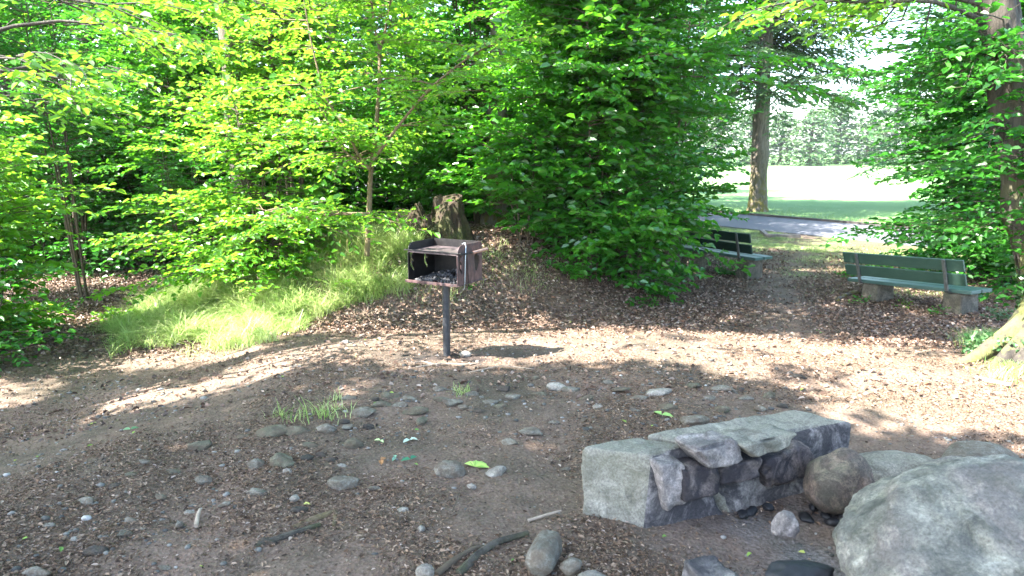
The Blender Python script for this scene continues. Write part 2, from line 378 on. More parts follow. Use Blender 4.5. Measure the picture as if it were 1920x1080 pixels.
M['concrete'] = stone_mat('mossy_concrete', (.10, .085, .065), (.27, .23, .18), .45, .5, 6, (.025, .02, .015))
M['bracket'] = plain('weathered_bracket', (.13, .13, .12), .6, .35, 30, .3)

# ------------------------------------------------------------------ ground
RD = Vector((0.575, -0.818)); RN = Vector((0.818, 0.575)); R0 = Vector((6.6, 17.2))     # road line: direction, normal, a point on near edge
RW = 3.5
def rdist(x, y): return (x - R0.x) * RN.x + (y - R0.y) * RN.y
def axis(lo, a, b, hi, step, grow=1.18):
    mid = list(np.arange(a, b, step)); r = [b]; s = step
    while r[-1] < hi: s = min(s * grow, 40); r.append(r[-1] + s)
    l = [a]; s = step
    while l[-1] > lo: s = min(s * grow, 40); l.append(l[-1] - s)
    return np.array(sorted(set(np.round(l + mid + r, 5))))
xs = axis(-300, -5.5, 8.5, 500, 0.04); ys = axis(-40, 1.4, 11.5, 700, 0.035)
X, Y = np.meshgrid(xs, ys); Z = hbase(X, Y) + hdetail(X, Y)
nx_, ny_ = len(xs), len(ys)
i = (np.arange(ny_ - 1)[:, None] * nx_ + np.arange(nx_ - 1)[None, :]).ravel()
q = np.stack([i, i + 1, i + nx_ + 1, i + nx_], 1)
rdst = rdist(X, Y)
lawn = sst(RW - 0.1, RW + 0.5, rdst)
verge = sst(-7.0, -1.0, rdst + 1.1 * fbm(X * .55, Y * .55, 0, 3, 5)) * sst(8.6, 10.5, Y + 0.3 * X * 0) * sst(1.5, 4, X) * (1 - lawn)
verge = np.clip((verge - .0) * (0.75 + 0.9 * fbm(X * 1.3, Y * 1.3, 0, 3, 55)), 0, 1)
wornp = np.exp(-((X - np.interp(Y, [5.5, 8, 10, 13, 16], [3.0, 3.45, 4.15, 5.6, 7.4]) + .25 * fbm(X * .7, Y * .7, 0, 2, 66)) / .55) ** 2) * sst(5.6, 7.0, Y)
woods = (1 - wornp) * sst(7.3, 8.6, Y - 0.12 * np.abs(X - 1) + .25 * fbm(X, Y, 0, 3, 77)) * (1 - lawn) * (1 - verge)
g0 = at(838, 668)
burnt = np.exp(-(((X - g0.x - .05) / 0.75) ** 2 + ((Y - g0.y + .08) / 0.27) ** 2) ** 1.2) * (0.8 + .5 * fbm(X * 7, Y * 7, 0, 3, 3))
burnt = np.maximum(burnt, 0.5 * np.exp(-(((X - 1.25) / 0.42) ** 2 + ((Y - 2.6) / 0.30) ** 2) ** 1.5) * (0.8 + .5 * fbm(X * 7, Y * 7, 0, 3, 4)))
ashes = np.exp(-(((X - 1.22) / 0.50) ** 2 + ((Y - 2.52) / 0.34) ** 2) ** 1.5) * np.clip(.8 + .6 * fbm(X * 6, Y * 6, 0, 3, 6), 0, 1)
burnt = np.where(Y < 3.4, burnt * np.clip(.1 + 1.6 * fbm(X * 5, Y * 5, 0, 3, 61), 0, 1), burnt)
def ground_mat():
    m, N, Lk, b = newmat('forest_floor')
    v = coords(N, Lk)
    n1 = nz(N, Lk, 70, 8, .75, v, .3); n2 = nz(N, Lk, 1.3, 6, .6, v, .5); n3 = nz(N, Lk, 11, 8, .7, v, .3)
    vo = N.new('ShaderNodeTexVoronoi'); vo.inputs['Scale'].default_value = 55; Lk.new(v, vo.inputs['Vector'])
    r = ramp(N, [(.28, (.030, .022, .018)), (.46, (.170, .118, .088)), (.60, (.32, .238, .192)), (.78, (.56, .46, .40))]); Lk.new(n1.outputs[0], r.inputs[0])
    r3 = ramp(N, [(.35, (.060, .045, .030)), (.65, (.19, .14, .115))]); Lk.new(n3.outputs[0], r3.inputs[0])
    c = mixc(N, Lk, .45, r.outputs[0], r3.outputs[0])
    rv = ramp(N, [(.0, (.09, .065, .05)), (.5, (.17, .14, .115)), (1, (.26, .22, .185))]); Lk.new(vo.outputs['Color'], rv.inputs[0])
    c = mixc(N, Lk, .35, c, rv.outputs[0])
    r2 = ramp(N, [(.35, (.62, .64, .58)), (.65, (1.1, 1.0, .95))]); Lk.new(n2.outputs[0], r2.inputs[0]); c = mixc(N, Lk, 1.0, c, r2.outputs[0], 'MULTIPLY')
    gr = ramp(N, [(.3, (.045, .085, .02)), (.7, (.13, .17, .05))]); Lk.new(n3.outputs[0], gr.inputs[0])
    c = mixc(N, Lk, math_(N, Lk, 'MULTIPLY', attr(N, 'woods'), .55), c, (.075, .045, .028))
    c = mixc(N, Lk, math_(N, Lk, 'MULTIPLY', attr(N, 'verge'), .8), c, gr.outputs[0])
    nl = nz(N, Lk, .25, 5, .6, v, .6); nl2 = nz(N, Lk, 14, 4, .6, v)
    rl = ramp(N, [(.3, (.11, .22, .07)), (.7, (.17, .28, .105))]); Lk.new(nl.outputs[0], rl.inputs[0])
    cl = mixc(N, Lk, .35, rl.outputs[0], nl2.outputs[0], 'SOFT_LIGHT')
    c = mixc(N, Lk, attr(N, 'lawn'), c, cl)
    ra = ramp(N, [(.3, (.06, .06, .062)), (.5, (.17, .165, .16)), (.72, (.34, .33, .33))]); Lk.new(n1.outputs[0], ra.inputs[0])
    c = mixc(N, Lk, math_(N, Lk, 'MULTIPLY', attr(N, 'ashes'), .85), c, ra.outputs[0])
    c = mixc(N, Lk, math_(N, Lk, 'MULTIPLY', attr(N, 'burnt'), .93, True), c, (.012, .012, .014))
    Lk.new(c, b.inputs['Base Color']); b.inputs['Roughness'].default_value = .95; b.inputs['Specular IOR Level'].default_value = .2
    hh = mixc(N, Lk, .5, n1.outputs[0], vo.outputs['Distance']); bump(N, Lk, hh, b, .9, .02)
    return m
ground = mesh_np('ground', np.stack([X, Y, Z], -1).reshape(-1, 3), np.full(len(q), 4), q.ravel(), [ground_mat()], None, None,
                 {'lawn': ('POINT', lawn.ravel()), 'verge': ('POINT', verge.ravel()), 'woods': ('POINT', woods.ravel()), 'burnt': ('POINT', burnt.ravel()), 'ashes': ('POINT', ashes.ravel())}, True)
tag(ground, kind='structure')

# road with kerbs
def strip(name, d0, d1, z0, z1, mat, s0=-160, s1=60):
    g = Geo(); S = np.concatenate([np.arange(s0, -30, 4.0), np.arange(-30, s1, .5)])
    rows = []
    for s in S:
        c = R0 + RD * s; row = []
        for (dd, top) in ((d0, 0), (d0, 1), (d1, 1), (d1, 0)):
            p = c + RN * dd; row.append((p.x, p.y, gz(p.x, p.y) + (z1 if top else z0)))
        rows.append(row)
    rows = np.array(rows); n = len(S)
    i = np.arange(n - 1)[:, None] * 4; j = np.arange(3)[None, :]
    q = np.stack([i + j, i + 4 + j, i + 5 + j, i + 1 + j], -1).reshape(-1, 4)
    g.add(rows, np.full(len(q), 4), q); o = g.obj(name, [mat]); tag(o, kind='structure'); return o
asph = plain('asphalt', (.105, .105, .120), .85, .15, 30, bmp=.3)
strip('road', 0, RW, -.05, .012, asph)
kerbm = plain('kerb_stone', (.16, .14, .13), .9, .35, 8)
strip('kerb', RW + .003, RW + .12, -.05, .07, plain('kerb_dark', (.07, .06, .055), .9, .3, 8))

# ------------------------------------------------------------------ stones
def box_grid(n):
    """surface grid of the cube [-1,1]^3, welded"""
    bm = bmesh.new(); bmesh.ops.create_cube(bm, size=2)
    bmesh.ops.subdivide_edges(bm, edges=bm.edges, cuts=n, use_grid_fill=True)
    v = np.array([x.co[:] for x in bm.verts]); f = [[x.index for x in p.verts] for p in bm.faces]; bm.free()
    return v, np.array(f)
_BG = {}
def block(name, c8, mats, parent=None, n=22, k=9, amp=.012, freq=6, seed=0, face_mat=None, chips=0.0):
    """stone between 8 corners: order (-,-,-)(+,-,-)(+,+,-)(-,+,-) then the same at the top"""
    if n not in _BG: _BG[n] = box_grid(n)
    u, f = _BG[n]; u = u.copy()
    mx = np.abs(u).max(1); kn = (np.abs(u) ** k).sum(1) ** (1 / k); u = u * (mx / kn)[:, None]
    c8 = np.array([tuple(c) for c in c8], float); s = (u + 1) / 2; x, y, z = s[:, 0:1], s[:, 1:2], s[:, 2:3]
    p = ((c8[0] * (1 - x) + c8[1] * x) * (1 - y) + (c8[3] * (1 - x) + c8[2] * x) * y) * (1 - z) + \
        ((c8[4] * (1 - x) + c8[5] * x) * (1 - y) + (c8[7] * (1 - x) + c8[6] * x) * y) * z
    cen = p.mean(0); d = (p - cen); nn = d / (np.linalg.norm(d, axis=1)[:, None] + 1e-9)
    disp = amp * fbm(p[:, 0] * freq + seed, p[:, 1] * freq, p[:, 2] * freq, 4, seed)
    if chips: disp -= chips * np.clip(fbm(p[:, 0] * 9, p[:, 1] * 9 + seed, p[:, 2] * 9, 3, seed + 5) - .15, 0, 1) * (mx / kn < .985)
    p = p + nn * disp[:, None]
    loc = p.mean(0); loc[2] = p[:, 2].min()
    mi = None
    if face_mat is not None:
        fc = p[f].mean(1); mi = face_mat(fc, s[f].mean(1))
    o = mesh_np(name, p - loc, np.full(len(f), 4), f.ravel(), mats, parent, mi, None, True); o.location = loc
    return o
_IC = {}
def ico(sub):
    if sub not in _IC:
        bm = bmesh.new(); bmesh.ops.create_icosphere(bm, subdivisions=sub, radius=1)
        _IC[sub] = (np.array([x.co[:] for x in bm.verts]), np.array([[x.index for x in p.verts] for p in bm.faces])); bm.free()
    return _IC[sub]
def rock(name, loc, size, mat, seed=0, sub=4, planes=9, amp=.05, rz=0.0, ang=.75, tilt=(0, 0)):
    """angular or rounded stone, size = half extents"""
    d, f = ico(sub); r_ = np.random.default_rng(seed)
    pn = r_.normal(0, 1, (planes, 3)); pn /= np.linalg.norm(pn, axis=1)[:, None]; pd = r_.uniform(ang, 1.0, planes)
    dots = d @ pn.T; rr = np.where(dots > .05, pd[None, :] / np.maximum(dots, .05), 9.0)
    kk = 26.0; rad = (np.sum(rr ** -kk, 1) + 1.0) ** (-1 / kk)
    rad = rad * (1 + amp * fbm(d[:, 0] * 2.3 + seed, d[:, 1] * 2.3, d[:, 2] * 2.3, 5, seed) + .022 * fbm(d[:, 0] * 9 + seed, d[:, 1] * 9, d[:, 2] * 9, 5, seed + 3))
    p = d * rad[:, None] * np.array(size)
    o = mesh_np(name, p, np.full(len(f), 3), f.ravel(), [mat], None, None, None, True)
    o.location = loc; o.rotation_euler = (tilt[0], tilt[1], rz)
    return o

# --- the fire pit: long cracked slab, its facing stones, boulders
A0, A1 = Vector((.288, 2.70, -.03)), Vector((.548, 2.60, -.05))
B0, B1 = Vector((1.38, 3.28, -.03)), Vector((1.64, 3.06, -.05))
def up(p, z): return Vector((p.x, p.y, z))
def lp(a, b, t): return a.lerp(b, t)
T0, T1 = .36, .40          # where the crack crosses the back and the pit edge
def pit_face(fc, s):
    # the pit side of the stones is sooted
    return np.where((s[:, 1] < .03) & (s[:, 2] < .985), 1, 0)
ck = Vector((.008, .004, 0))
ztop = lambda t: .318 - .012 * t
c0, c1 = lp(A0, B0, T0), lp(A1, B1, T1)
def tz(px, py, z):
    d = ray(px, py); t = (z - CAM_H) / d.z; return Vector((0, 0, CAM_H)) + d * t
t_fl, t_fr, t_c1, t_c0, t_b1, t_b0 = tz(1088, 838, .32), tz(1226, 853, .315), tz(1288, 831, .315), tz(1199, 813, .315), tz(1602, 787, .30), tz(1487, 767, .30)
sl1 = block('stone_slab', [A1, c1 - ck, c0 - ck, A0, t_fr, t_c1 - ck, t_c0 - ck, t_fl],
            [M['slab'], M['slab_burnt']], n=40, k=20, amp=.012, freq=7, seed=3, face_mat=pit_face, chips=.04)
tag(sl1, 'near squared end of the long cracked stone slab beside the fire pit', 'stone slab', 'two halves of the cracked slab')
sl2 = block('stone_slab', [c1 + ck, B1, B0, c0 + ck, t_c1 + ck, t_b1, t_b0, t_c0 + ck],
            [M['slab'], M['slab_burnt']], n=48, k=20, amp=.012, freq=7, seed=3, face_mat=pit_face, chips=.04)
tag(sl2, 'long far half of the cracked stone slab with its soot blackened end', 'stone slab', 'two halves of the cracked slab')
fd = (B1 - A1); fd.z = 0; fd.normalize(); fn = Vector((fd.y, -fd.x, 0))      # along the pit face, and out of it
def onface(px, py, off):
    d = ray(px, py); o = Vector((0, 0, CAM_H)); a = A1 + fn * off
    t = (a - o).dot(fn) / d.dot(fn); return o + d * t
def facing(px4, off, th, mat, seed, label, amp=.008):
    """stone set in the pit side; px4 = bottom-left, bottom-right, top-right, top-left seen from the camera"""
    f = [onface(x, y, off) for x, y in px4]; b = [p - fn * th for p in f]
    o = block('stone', [f[0], f[1], b[1], b[0], f[3], f[2], b[2], b[3]], [mat], n=18, k=12, amp=amp * 1.6, freq=11, seed=seed, chips=.05)
    tag(o, label, 'stone', 'facing stones on the pit side of the slab'); return o
facing([(1252, 962), (1292, 948), (1290, 868), (1236, 872)], .02, .16, M['pit_pink'], 31, 'lilac heat bleached stone at the near corner of the slab, below its crack')
facing([(1284, 944), (1350, 928), (1352, 874), (1284, 878)], .045, .16, M['pit_brown'], 32, 'squarish sooty stone between the lilac corner stone and the brown facing block')
facing([(1336, 882), (1402, 866), (1384, 824), (1300, 846)], .055, .16, M['pit_pink'], 33, 'pinkish wedge shaped stone jutting out just under the slab edge')
facing([(1352, 912), (1432, 898), (1430, 860), (1356, 876)], .04, .16, M['pit_brown'], 34, 'low brown facing block under the pinkish wedge stone')
facing([(1424, 862), (1476, 838), (1497, 814), (1390, 836)], .075, .16, M['slab'], 35, 'pale flat topped wedge stone leaning against the middle of the slab')
facing([(1440, 920), (1530, 890), (1520, 830), (1436, 866)], .02, .16, M['pit_brown'], 36, 'smoke stained brown stone behind the rounded boulder', .014)

ro = rock('stone', P(1573, 903, 2.78), (.155, .125, .155), M['round'], 41, 5, 14, .05, .3, .80, (.15, .1))
tag(ro, 'rounded orange brown stone standing upright between slab and big boulder', 'stone', 'loose stones in the fire pit')
bo = rock('boulder', (1.68, 2.06, .175), (.60, .50, .36), M['boulder'], 53, 7, 18, .05, .2, .66, (-.10, -.12))
tag(bo, 'huge pale mottled boulder at the lower right corner of the fire pit', 'boulder')
fl = rock('stone', P(1690, 905, 2.95), (.27, .20, .13), M['slab'], 43, 5, 12, .05, -.2, .75)
tag(fl, 'low flat grey green stone lying behind the huge boulder', 'stone', 'loose stones in the fire pit')
fl = rock('stone', P(1830, 880, 2.85), (.22, .16, .12), M['stone_grey'], 44, 4, 12, .05, .4, .75)
tag(fl, 'grey stone peeping up over the back of the huge boulder', 'stone', 'loose stones in the fire pit')
st = rock('stone', P(1474, 985, 2.42), (.062, .045, .055), M['pit_pink'], 45, 4, 8, .08, .3, .6)
tag(st, 'small jagged lilac stone lying alone in the ash', 'stone', 'loose stones in the fire pit')
cc = P(1338, 1050, 2.20); cc.z = 0; ro_ = Matrix.Rotation(.35, 3, 'Z')
st = block('stone', [cc + ro_ @ Vector(v) for v in [(-.095, -.08, -.04), (.09, -.09, -.04), (.085, .08, -.04), (-.085, .075, -.04), (-.075, -.06, .10), (.06, -.075, .085), (.055, .06, .115), (-.09, .055, .125)]], [M['slab_burnt']], n=30, k=12, amp=.014, freq=12, seed=46, chips=.05)
tag(st, 'blocky sooty stone in front of the ash, at the bottom edge', 'stone', 'loose stones in the fire pit')
st = rock('stone', P(1500, 1075, 2.10), (.12, .07, .04), M['char'], 47, 4, 8, .12, .1, .6)
tag(st, 'charred black log stub between the sooty block and the huge boulder', 'log', None)
st.name = 'charred_log'
# cylinder-like cobble
u0, u1 = P(1034, 1012, 2.42), P(1008, 1062, 2.22)
g = Geo(); tt = np.linspace(0, 1, 14); pts = np.array([tuple(u0.lerp(u1, t)) for t in tt]); pts[:, 2] = np.maximum(pts[:, 2], .035)
rad = .052 * np.minimum(1, (1 - (2 * tt - 1) ** 8)) ** .5 + .003; pts -= np.array(tuple(u0)); tube(g, pts, rad, 20, 0, .10, 5)
st = g.obj('stone', [M['stone_grey']], None, True); st.location = u0; tag(st, 'smooth grey cylindrical cobble with a flat end at the bottom edge', 'stone', 'cobbles along the bottom edge')
for (px, py, y, sz, mt, sd_, lb) in [
    (1072, 1062, 2.24, (.045, .036, .030), 'stone_grey', 61, 'small grey cobble just right of the cylindrical cobble'),
    (797, 1072, 2.22, (.034, .030, .028), 'stone_pale', 62, 'pale buff cobble at the bottom edge left of the forked root'),
    (1110, 1085, 2.15, (.055, .04, .02), 'stone_pale', 63, 'flat cream cobble cut by the bottom edge beneath the small grey cobble')]:
    o = rock('stone', P(px, py, y), sz, M[mt], sd_, 4, 8, .06, .2, .75); tag(o, lb, 'stone', 'cobbles along the bottom edge')
# charcoal lumps and ash in the pit
k = 0
for (px, py) in [(1500, 905), (1520, 925), (1545, 935), (1525, 948), (1410, 955), (1548, 965), (1440, 948), (1392, 962), (1510, 968), (1560, 975)]:
    p = at(px, py + 8); o = rock('charcoal_lump', p + Vector((0, 0, .012)), (rng.uniform(.02, .045), rng.uniform(.015, .03), .018), M['char'], 70 + k, 3, 7, .15, k, .6)
    tag(o, 'black charcoal lump lying in the ashes beside the rounded stone', 'charcoal', 'charcoal lumps in the pit'); k += 1

# --- half buried stones of the clearing (px centre, px size, kind)
ST = [(510,806,62,28,'g'),(553,804,46,22,'g'),(610,800,36,20,'y'),(457,819,30,13,'g'),(477,867,36,28,'y'),(527,861,48,40,'g'),(538,882,18,22,'p'),(573,858,34,16,'d'),
(598,852,24,11,'d'),(662,828,36,24,'g'),(643,900,62,34,'y'),(638,874,24,10,'p'),(480,922,40,17,'y'),(551,932,18,15,'p'),(842,875,56,42,'y'),(932,882,44,24,'p'),
(884,910,18,11,'p'),(753,956,28,15,'p'),(789,990,16,18,'p'),(677,772,50,19,'y'),(733,739,40,18,'g'),(714,757,38,15,'g'),(749,758,30,15,'y'),(766,746,28,13,'y'),
(655,746,32,10,'y'),(777,769,48,16,'g'),(788,784,28,22,'g'),(825,728,26,12,'y'),(827,747,30,9,'g'),(849,752,38,17,'y'),(884,737,28,13,'y'),(916,754,34,12,'y'),
(936,762,34,13,'g'),(979,708,22,9,'g'),(1005,708,18,9,'g'),(944,728,30,17,'d'),(1047,724,44,18,'p'),(1070,730,34,14,'y'),(997,808,42,16,'y'),(958,828,34,13,'y'),
(651,799,30,11,'y'),(644,789,22,9,'d'),(690,797,20,13,'d'),(501,1015,40,16,'d'),(581,834,30,10,'g'),(366,832,50,27,'g'),(269,865,22,11,'y'),(243,890,30,14,'g'),
(325,883,32,12,'g'),(380,897,32,21,'y'),(209,911,30,12,'d'),(160,939,42,14,'y'),(243,974,26,16,'y'),(229,1001,40,18,'y'),(176,1031,46,24,'d'),(137,1010,11,11,'p'),
(63,1073,56,22,'y'),(336,981,15,15,'y'),(354,961,20,10,'p'),(306,1066,28,9,'y'),(1235,734,50,17,'p'),(1361,728,48,16,'y'),(1441,738,32,20,'g'),(1198,747,38,13,'y'),
(1251,763,40,16,'g'),(1301,788,62,22,'y'),(1428,765,24,11,'y'),(1356,765,28,14,'g'),(1166,729,32,10,'g'),(1140,716,26,9,'y'),(1300,722,30,11,'g'),(1330,745,26,10,'y'),
(1100,745,34,12,'g'),(1188,768,28,12,'y'),(700,748,26,11,'d'),(900,768,26,11,'d'),(870,762,22,9,'y'),(962,742,30,11,'y'),(1010,738,30,11,'g'),(1470,760,26,10,'d'),
(1400,745,30,11,'y'),(1120,762,22,9,'p'),(620,862,24,10,'d'),(700,915,22,9,'y'),(560,955,34,12,'d'),(420,945,26,10,'y'),(90,985,24,10,'y'),(300,930,22,10,'g'),
(648,640,22,10,'p'),(590,612,18,8,'y'),(1500,705,26,10,'d'),(1040,792,22,9,'y'),(1060,880,20,9,'y')]
mk = {'g': 'stone_green', 'y': 'stone_grey', 'p': 'stone_pale', 'd': 'stone_dark'}
cn = {'g': 'mossy green grey', 'y': 'grey', 'p': 'pale buff', 'd': 'dark brown'}
def zone(px, py):
    if py < 700: return 'on the sunlit ground behind the grill foot'
    if py < 800: return 'in the stones before the grill, left half' if px < 800 else ('in the stones before the grill, right half' if px < 1120 else 'in the stones behind the slab')
    if px < 440: return 'on the bare left slope'
    if py < 940: return 'in the middle of the clearing'
    return 'low in the clearing'
bz = {}
for s in ST: bz.setdefault(zone(s[0], s[1]), []).append(s)
ordn = 'first second third fourth fifth sixth seventh eighth ninth tenth eleventh twelfth thirteenth fourteenth fifteenth sixteenth seventeenth eighteenth nineteenth twentieth'.split()
sidx = 0
for z_, L_ in bz.items():
    L_.sort()
    for n_, (px, py, w, h, kd) in enumerate(L_):
        p = at(px, py + h * .45); dep = p.y * 1.02; rx = w / 2 / 1280 * dep * 1.12; hz = h / 1280 * dep
        rzz = max(.010, hz * .55); ry = max(rx * .55, hz * .5)
        o = rock('stone', p + Vector((0, ry * .6, rzz * .22)), (rx, ry, rzz), M[mk[kd]], 200 + sidx, 4, 10, .10, rng.uniform(-.25, .25),   .5 if sidx % 3 else .7, (rng.uniform(-.15, .15), rng.uniform(-.2, .2)))
        tag(o, '%s stone, %s from left, %s' % (cn[kd], ordn[n_] if n_ < 20 else 'last', z_), 'stone', 'half buried stones of the clearing'); sidx += 1

# ------------------------------------------------------------------ the grill
def prism_fill(loops, th, axis_map):
    """flat panel with holes: loops of 2D points, first is the outline; axis_map(u,v)->Vector"""
    bm = bmesh.new(); ed = []
    for lp_ in loops:
        vs = [bm.verts.new(axis_map(u, v)) for u, v in lp_]
        for a in range(len(vs)): ed.append(bm.edges.new((vs[a], vs[(a + 1) % len(vs)])))
    bmesh.ops.triangle_fill(bm, edges=ed, use_beauty=True)
    return bm
def panel(name, loops, th, amap, mat, parent):
    bm = prism_fill(loops, th, amap); o = bm_obj(name, bm, mat, parent)
    m = o.modifiers.new('thick', 'SOLIDIFY'); m.thickness = th; m.offset = 0
    return o
def bx(bm, cx, cy, cz, sx, sy, sz, rot=None):
    r = bmesh.ops.create_cube(bm, size=1); m = Matrix.Translation((cx, cy, cz)) @ (rot.to_4x4() if rot else Matrix()) @ Matrix.Diagonal((sx, sy, sz, 1))
    bmesh.ops.transform(bm, matrix=m, verts=r['verts']); return r['verts']
def rod(name, pts, r, mat, parent, sides=10):
    g = Geo(); tube(g, pts, r, sides); return g.obj(name, [mat], parent, True)
gw_, gd_, gz0, gz1 = .45, .36, .625, .925
gh = gz1 - gz0
grill = empty('park_grill', (g0.x, g0.y, g0.z), R(-28)); tag(grill, 'rusty steel park barbecue box on a single round post', 'grill')
zig = [(0, .16), (.028, .16), (.040, .13), (.040, .122), (.020, .135), (.022, .105), (.044, .078), (.044, .068), (.020, .082), (.022, .05), (.046, .015), (.046, .0), (.036, 0), (0, .045)]
def side_loops(big):
    out = [(0, 0), (gd_, 0), (gd_, gh), (.07, gh)] + [(.07 - .06 * math.sin(a), gh - .05 + .05 * math.cos(a)) for a in np.linspace(.3, math.pi / 2, 5)] + [(.006, gh - .07), (.0, gh - .08)]
    z1 = [(u + .028, v + .075) for u, v in zig]
    if big: z2 = [(.245, .20), (.285, .225), (.300, .195), (.318, .195), (.318, .13), (.300, .095), (.275, .07), (.255, .09), (.245, .14)]
    else: z2 = [(u + .215, v + .075) for u, v in zig]
    return [out, z1, z2]
for sx_, big in ((-1, False), (1, True)):
    panel('side_panel', side_loops(big), .005, lambda u, v: Vector((sx_ * gw_ / 2, -gd_ / 2 + u, gz0 + v)), M['rust'] if sx_ > 0 else M['soot'], grill)
bm = bmesh.new(); bx(bm, 0, gd_ / 2, (gz0 + gz1) / 2, gw_, .005, gh); bm_obj('back_panel', bm, M['soot'], grill)
bm = bmesh.new(); bx(bm, 0, -.006, gz0 - .003, gw_ + .03, gd_ + .03, .006); bx(bm, 0, -gd_ / 2 - .022, gz0 + .006, gw_ + .03, .005, .022); bm_obj('bottom_tray', bm, M['rust'], grill, bevel=.002)
bm = bmesh.new(); bx(bm, 0, -.004, gz1 - .062, gw_ - .012, gd_ - .02, .005); bx(bm, 0, -gd_ / 2 + .006, gz1 - .067, gw_ - .012, .006, .014); pl_ = bm_obj('hot_plate', bm, M['plate'], grill, bevel=.0015)
bm = bmesh.new(); bx(bm, -.01, -gd_ / 2 + .004, gz1 - .056, gw_ + .05, .010, .010); bm_obj('plate_hinge_rod', bm, M['soot'], grill, bevel=.003)
rod('post', [(0, 0, -.15), (0, 0, .2), (.002, 0, gz0 - .004)], .030, M['post'], grill, 24)
bm = bmesh.new(); bx(bm, 0, 0, gz0 - .012, .14, .14, .012); bm_obj('mounting_plate', bm, M['post'], grill, bevel=.003)
hnd = rod('handle', [(gw_ / 2 - .01, -.145, gz1 - .065), (gw_ / 2 + .012, -.13, gz1 - .068), (gw_ / 2 + .035, 0, gz1 - .066)], .006, M['soot'], grill)
rod('grip', [(gw_ / 2 + .034, -.005, gz1 - .066), (gw_ / 2 + .075, .14, gz1 - .052)], .0115, M['handle'], hnd, 14)
rod('hinge_knob', [(gw_ / 2 - .005, -.147, gz1 - .062), (gw_ / 2 + .016, -.149, gz1 - .062)], .012, M['soot'], grill, 8)
# long poker / lift rod hooked on the side
rd = rod('poker', [(gw_ / 2 - .02, -.070, gz1 + .004), (gw_ / 2 + .004, -.072, gz1 + .012), (gw_ / 2 + .014, -.075, gz1 - .01), (gw_ / 2 + .013, -.085, gz1 - .15), (gw_ / 2 + .013, -.095, gz0 + .02), (gw_ / 2 + .010, -.097, gz0 - .03), (gw_ / 2 + .001, -.092, gz0 - .04)],
         .0042, M['galv'], None); rd.location = grill.location; rd.rotation_euler = grill.rotation_euler
tag(rd, 'pale galvanised rod hooked over the right side of the grill', 'rod')
rd = rod('hanging_wire', [(gw_ / 2 + .006, -.062, gz1 + .004), (gw_ / 2 + .009, -.05, gz1 - .10), (gw_ / 2 + .009, -.035, gz0 + .02), (gw_ / 2 + .006, -.03, gz0 - .025)], .0028, M['soot'], None, 6)
rd.location = grill.location; rd.rotation_euler = grill.rotation_euler; tag(rd, 'thin dark wire hanging behind the pale rod on the grill', 'wire')
# charcoal in the grill
g = Geo(); d_, f_ = ico(1)
for i in range(420):
    cx, cy = rng.uniform(-.19, .2), rng.uniform(-.15, .16); hh = .07 * math.exp(-((cx - .03) ** 2 / .02 + (cy - .03) ** 2 / .012)) * rng.uniform(.5, 1.0)
    s_ = rng.uniform(.006, .019); v_ = d_ * s_ * rng.uniform(.6, 1.3, 3) * rng.uniform(.75, 1.2, (len(d_), 1)) + np.array([cx, cy, gz0 + .008 + hh])
    g.add(v_, np.full(len(f_), 3), f_, 0 if rng.random() < .62 else 1)
o = g.obj('charcoal', [M['char'], M['ash']]); o.location = grill.location; o.rotation_euler = grill.rotation_euler
tag(o, 'heap of burnt charcoal and ash inside the grill box', 'charcoal', kind='stuff')

# ------------------------------------------------------------------ benches
def make_bench(L, label, dark, pier_z):
    root = empty('park_bench'); tag(root, label, 'bench', 'park benches on concrete blocks')
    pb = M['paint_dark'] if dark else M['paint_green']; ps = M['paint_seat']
    for (y0, w) in ((.10, .19), (.315, .19)):
        bm = bmesh.new(); bx(bm, L / 2, y0, -.022, L, w, .044); bm_obj('seat_board', bm, ps, root, bevel=.006)
    rot = Matrix.Rotation(R(17), 3, 'X')
    for (zz, yy) in ((.125, -.030), (.295, -.082)):
        bm = bmesh.new(); bx(bm, L / 2 - .02, yy, zz, L - .05, .030, .145, rot); bm_obj('back_board', bm, pb, root, bevel=.006)
    for t in (.14, .845):
        bm = bmesh.new()
        path = [(.10, -.055), (.02, -.052), (-.035, -.02), (-.055, .05), (-.075, .14), (-.098, .22), (-.128, .32), (-.140, .36)]
        wd = [.045, .045, .045, .042, .040, .036, .030, .020]
        vs = []
        for (yy, zz), w in zip(path, wd):
            vs.append([bm.verts.new((t * L + sx * .020, yy + dy, zz + dy * .2)) for sx, dy in ((-1, -w * .35), (1, -w * .35), (1, .008), (-1, .008))])
        for a, b in zip(vs[:-1], vs[1:]):
            for k in range(4): bm.faces.new((a[k], a[(k + 1) % 4], b[(k + 1) % 4], b[k]))
        bm.faces.new(vs[0][::-1]); bm.faces.new(vs[-1]); bm_obj('bracket', bm, M['bracket'], root, bevel=.003)
    for t in (.20, .86):
        c = t * L; hw = .125
        o = block('leg', [(c - hw, .015, pier_z), (c + hw, .015, pier_z), (c + hw, .37, pier_z), (c - hw, .37, pier_z), (c - hw + .01, .02, -.046), (c + hw - .01, .02, -.046), (c + hw - .01, .36, -.046), (c - hw + .01, .36, -.046)],
                  [M['concrete']], root, 14, 20, .006, 9, int(t * 100))
    return root
bl, br_ = P(1588, 521, 9.3), P(1821, 546, 7.8)
b1 = make_bench((br_ - bl).length, 'green bench in front of the right bush with its back to us', False, -.50)
ax = (br_ - bl).normalized(); ny = Vector((0, 0, 1)).cross(ax).normalized(); nzv = ax.cross(ny)
def frame_mat(o, x, y, z, loc):
    m = Matrix((x, y, z)).transposed().to_4x4(); m.translation = loc; o.matrix_world = m
frame_mat(b1, ax, ny, nzv, bl)
e1 = P(1416, 484, 10.2); dl = Vector((.53, -.85, 0)).normalized()
b2 = make_bench(1.75, 'dark green bench half hidden by the big central bush', True, -.50)
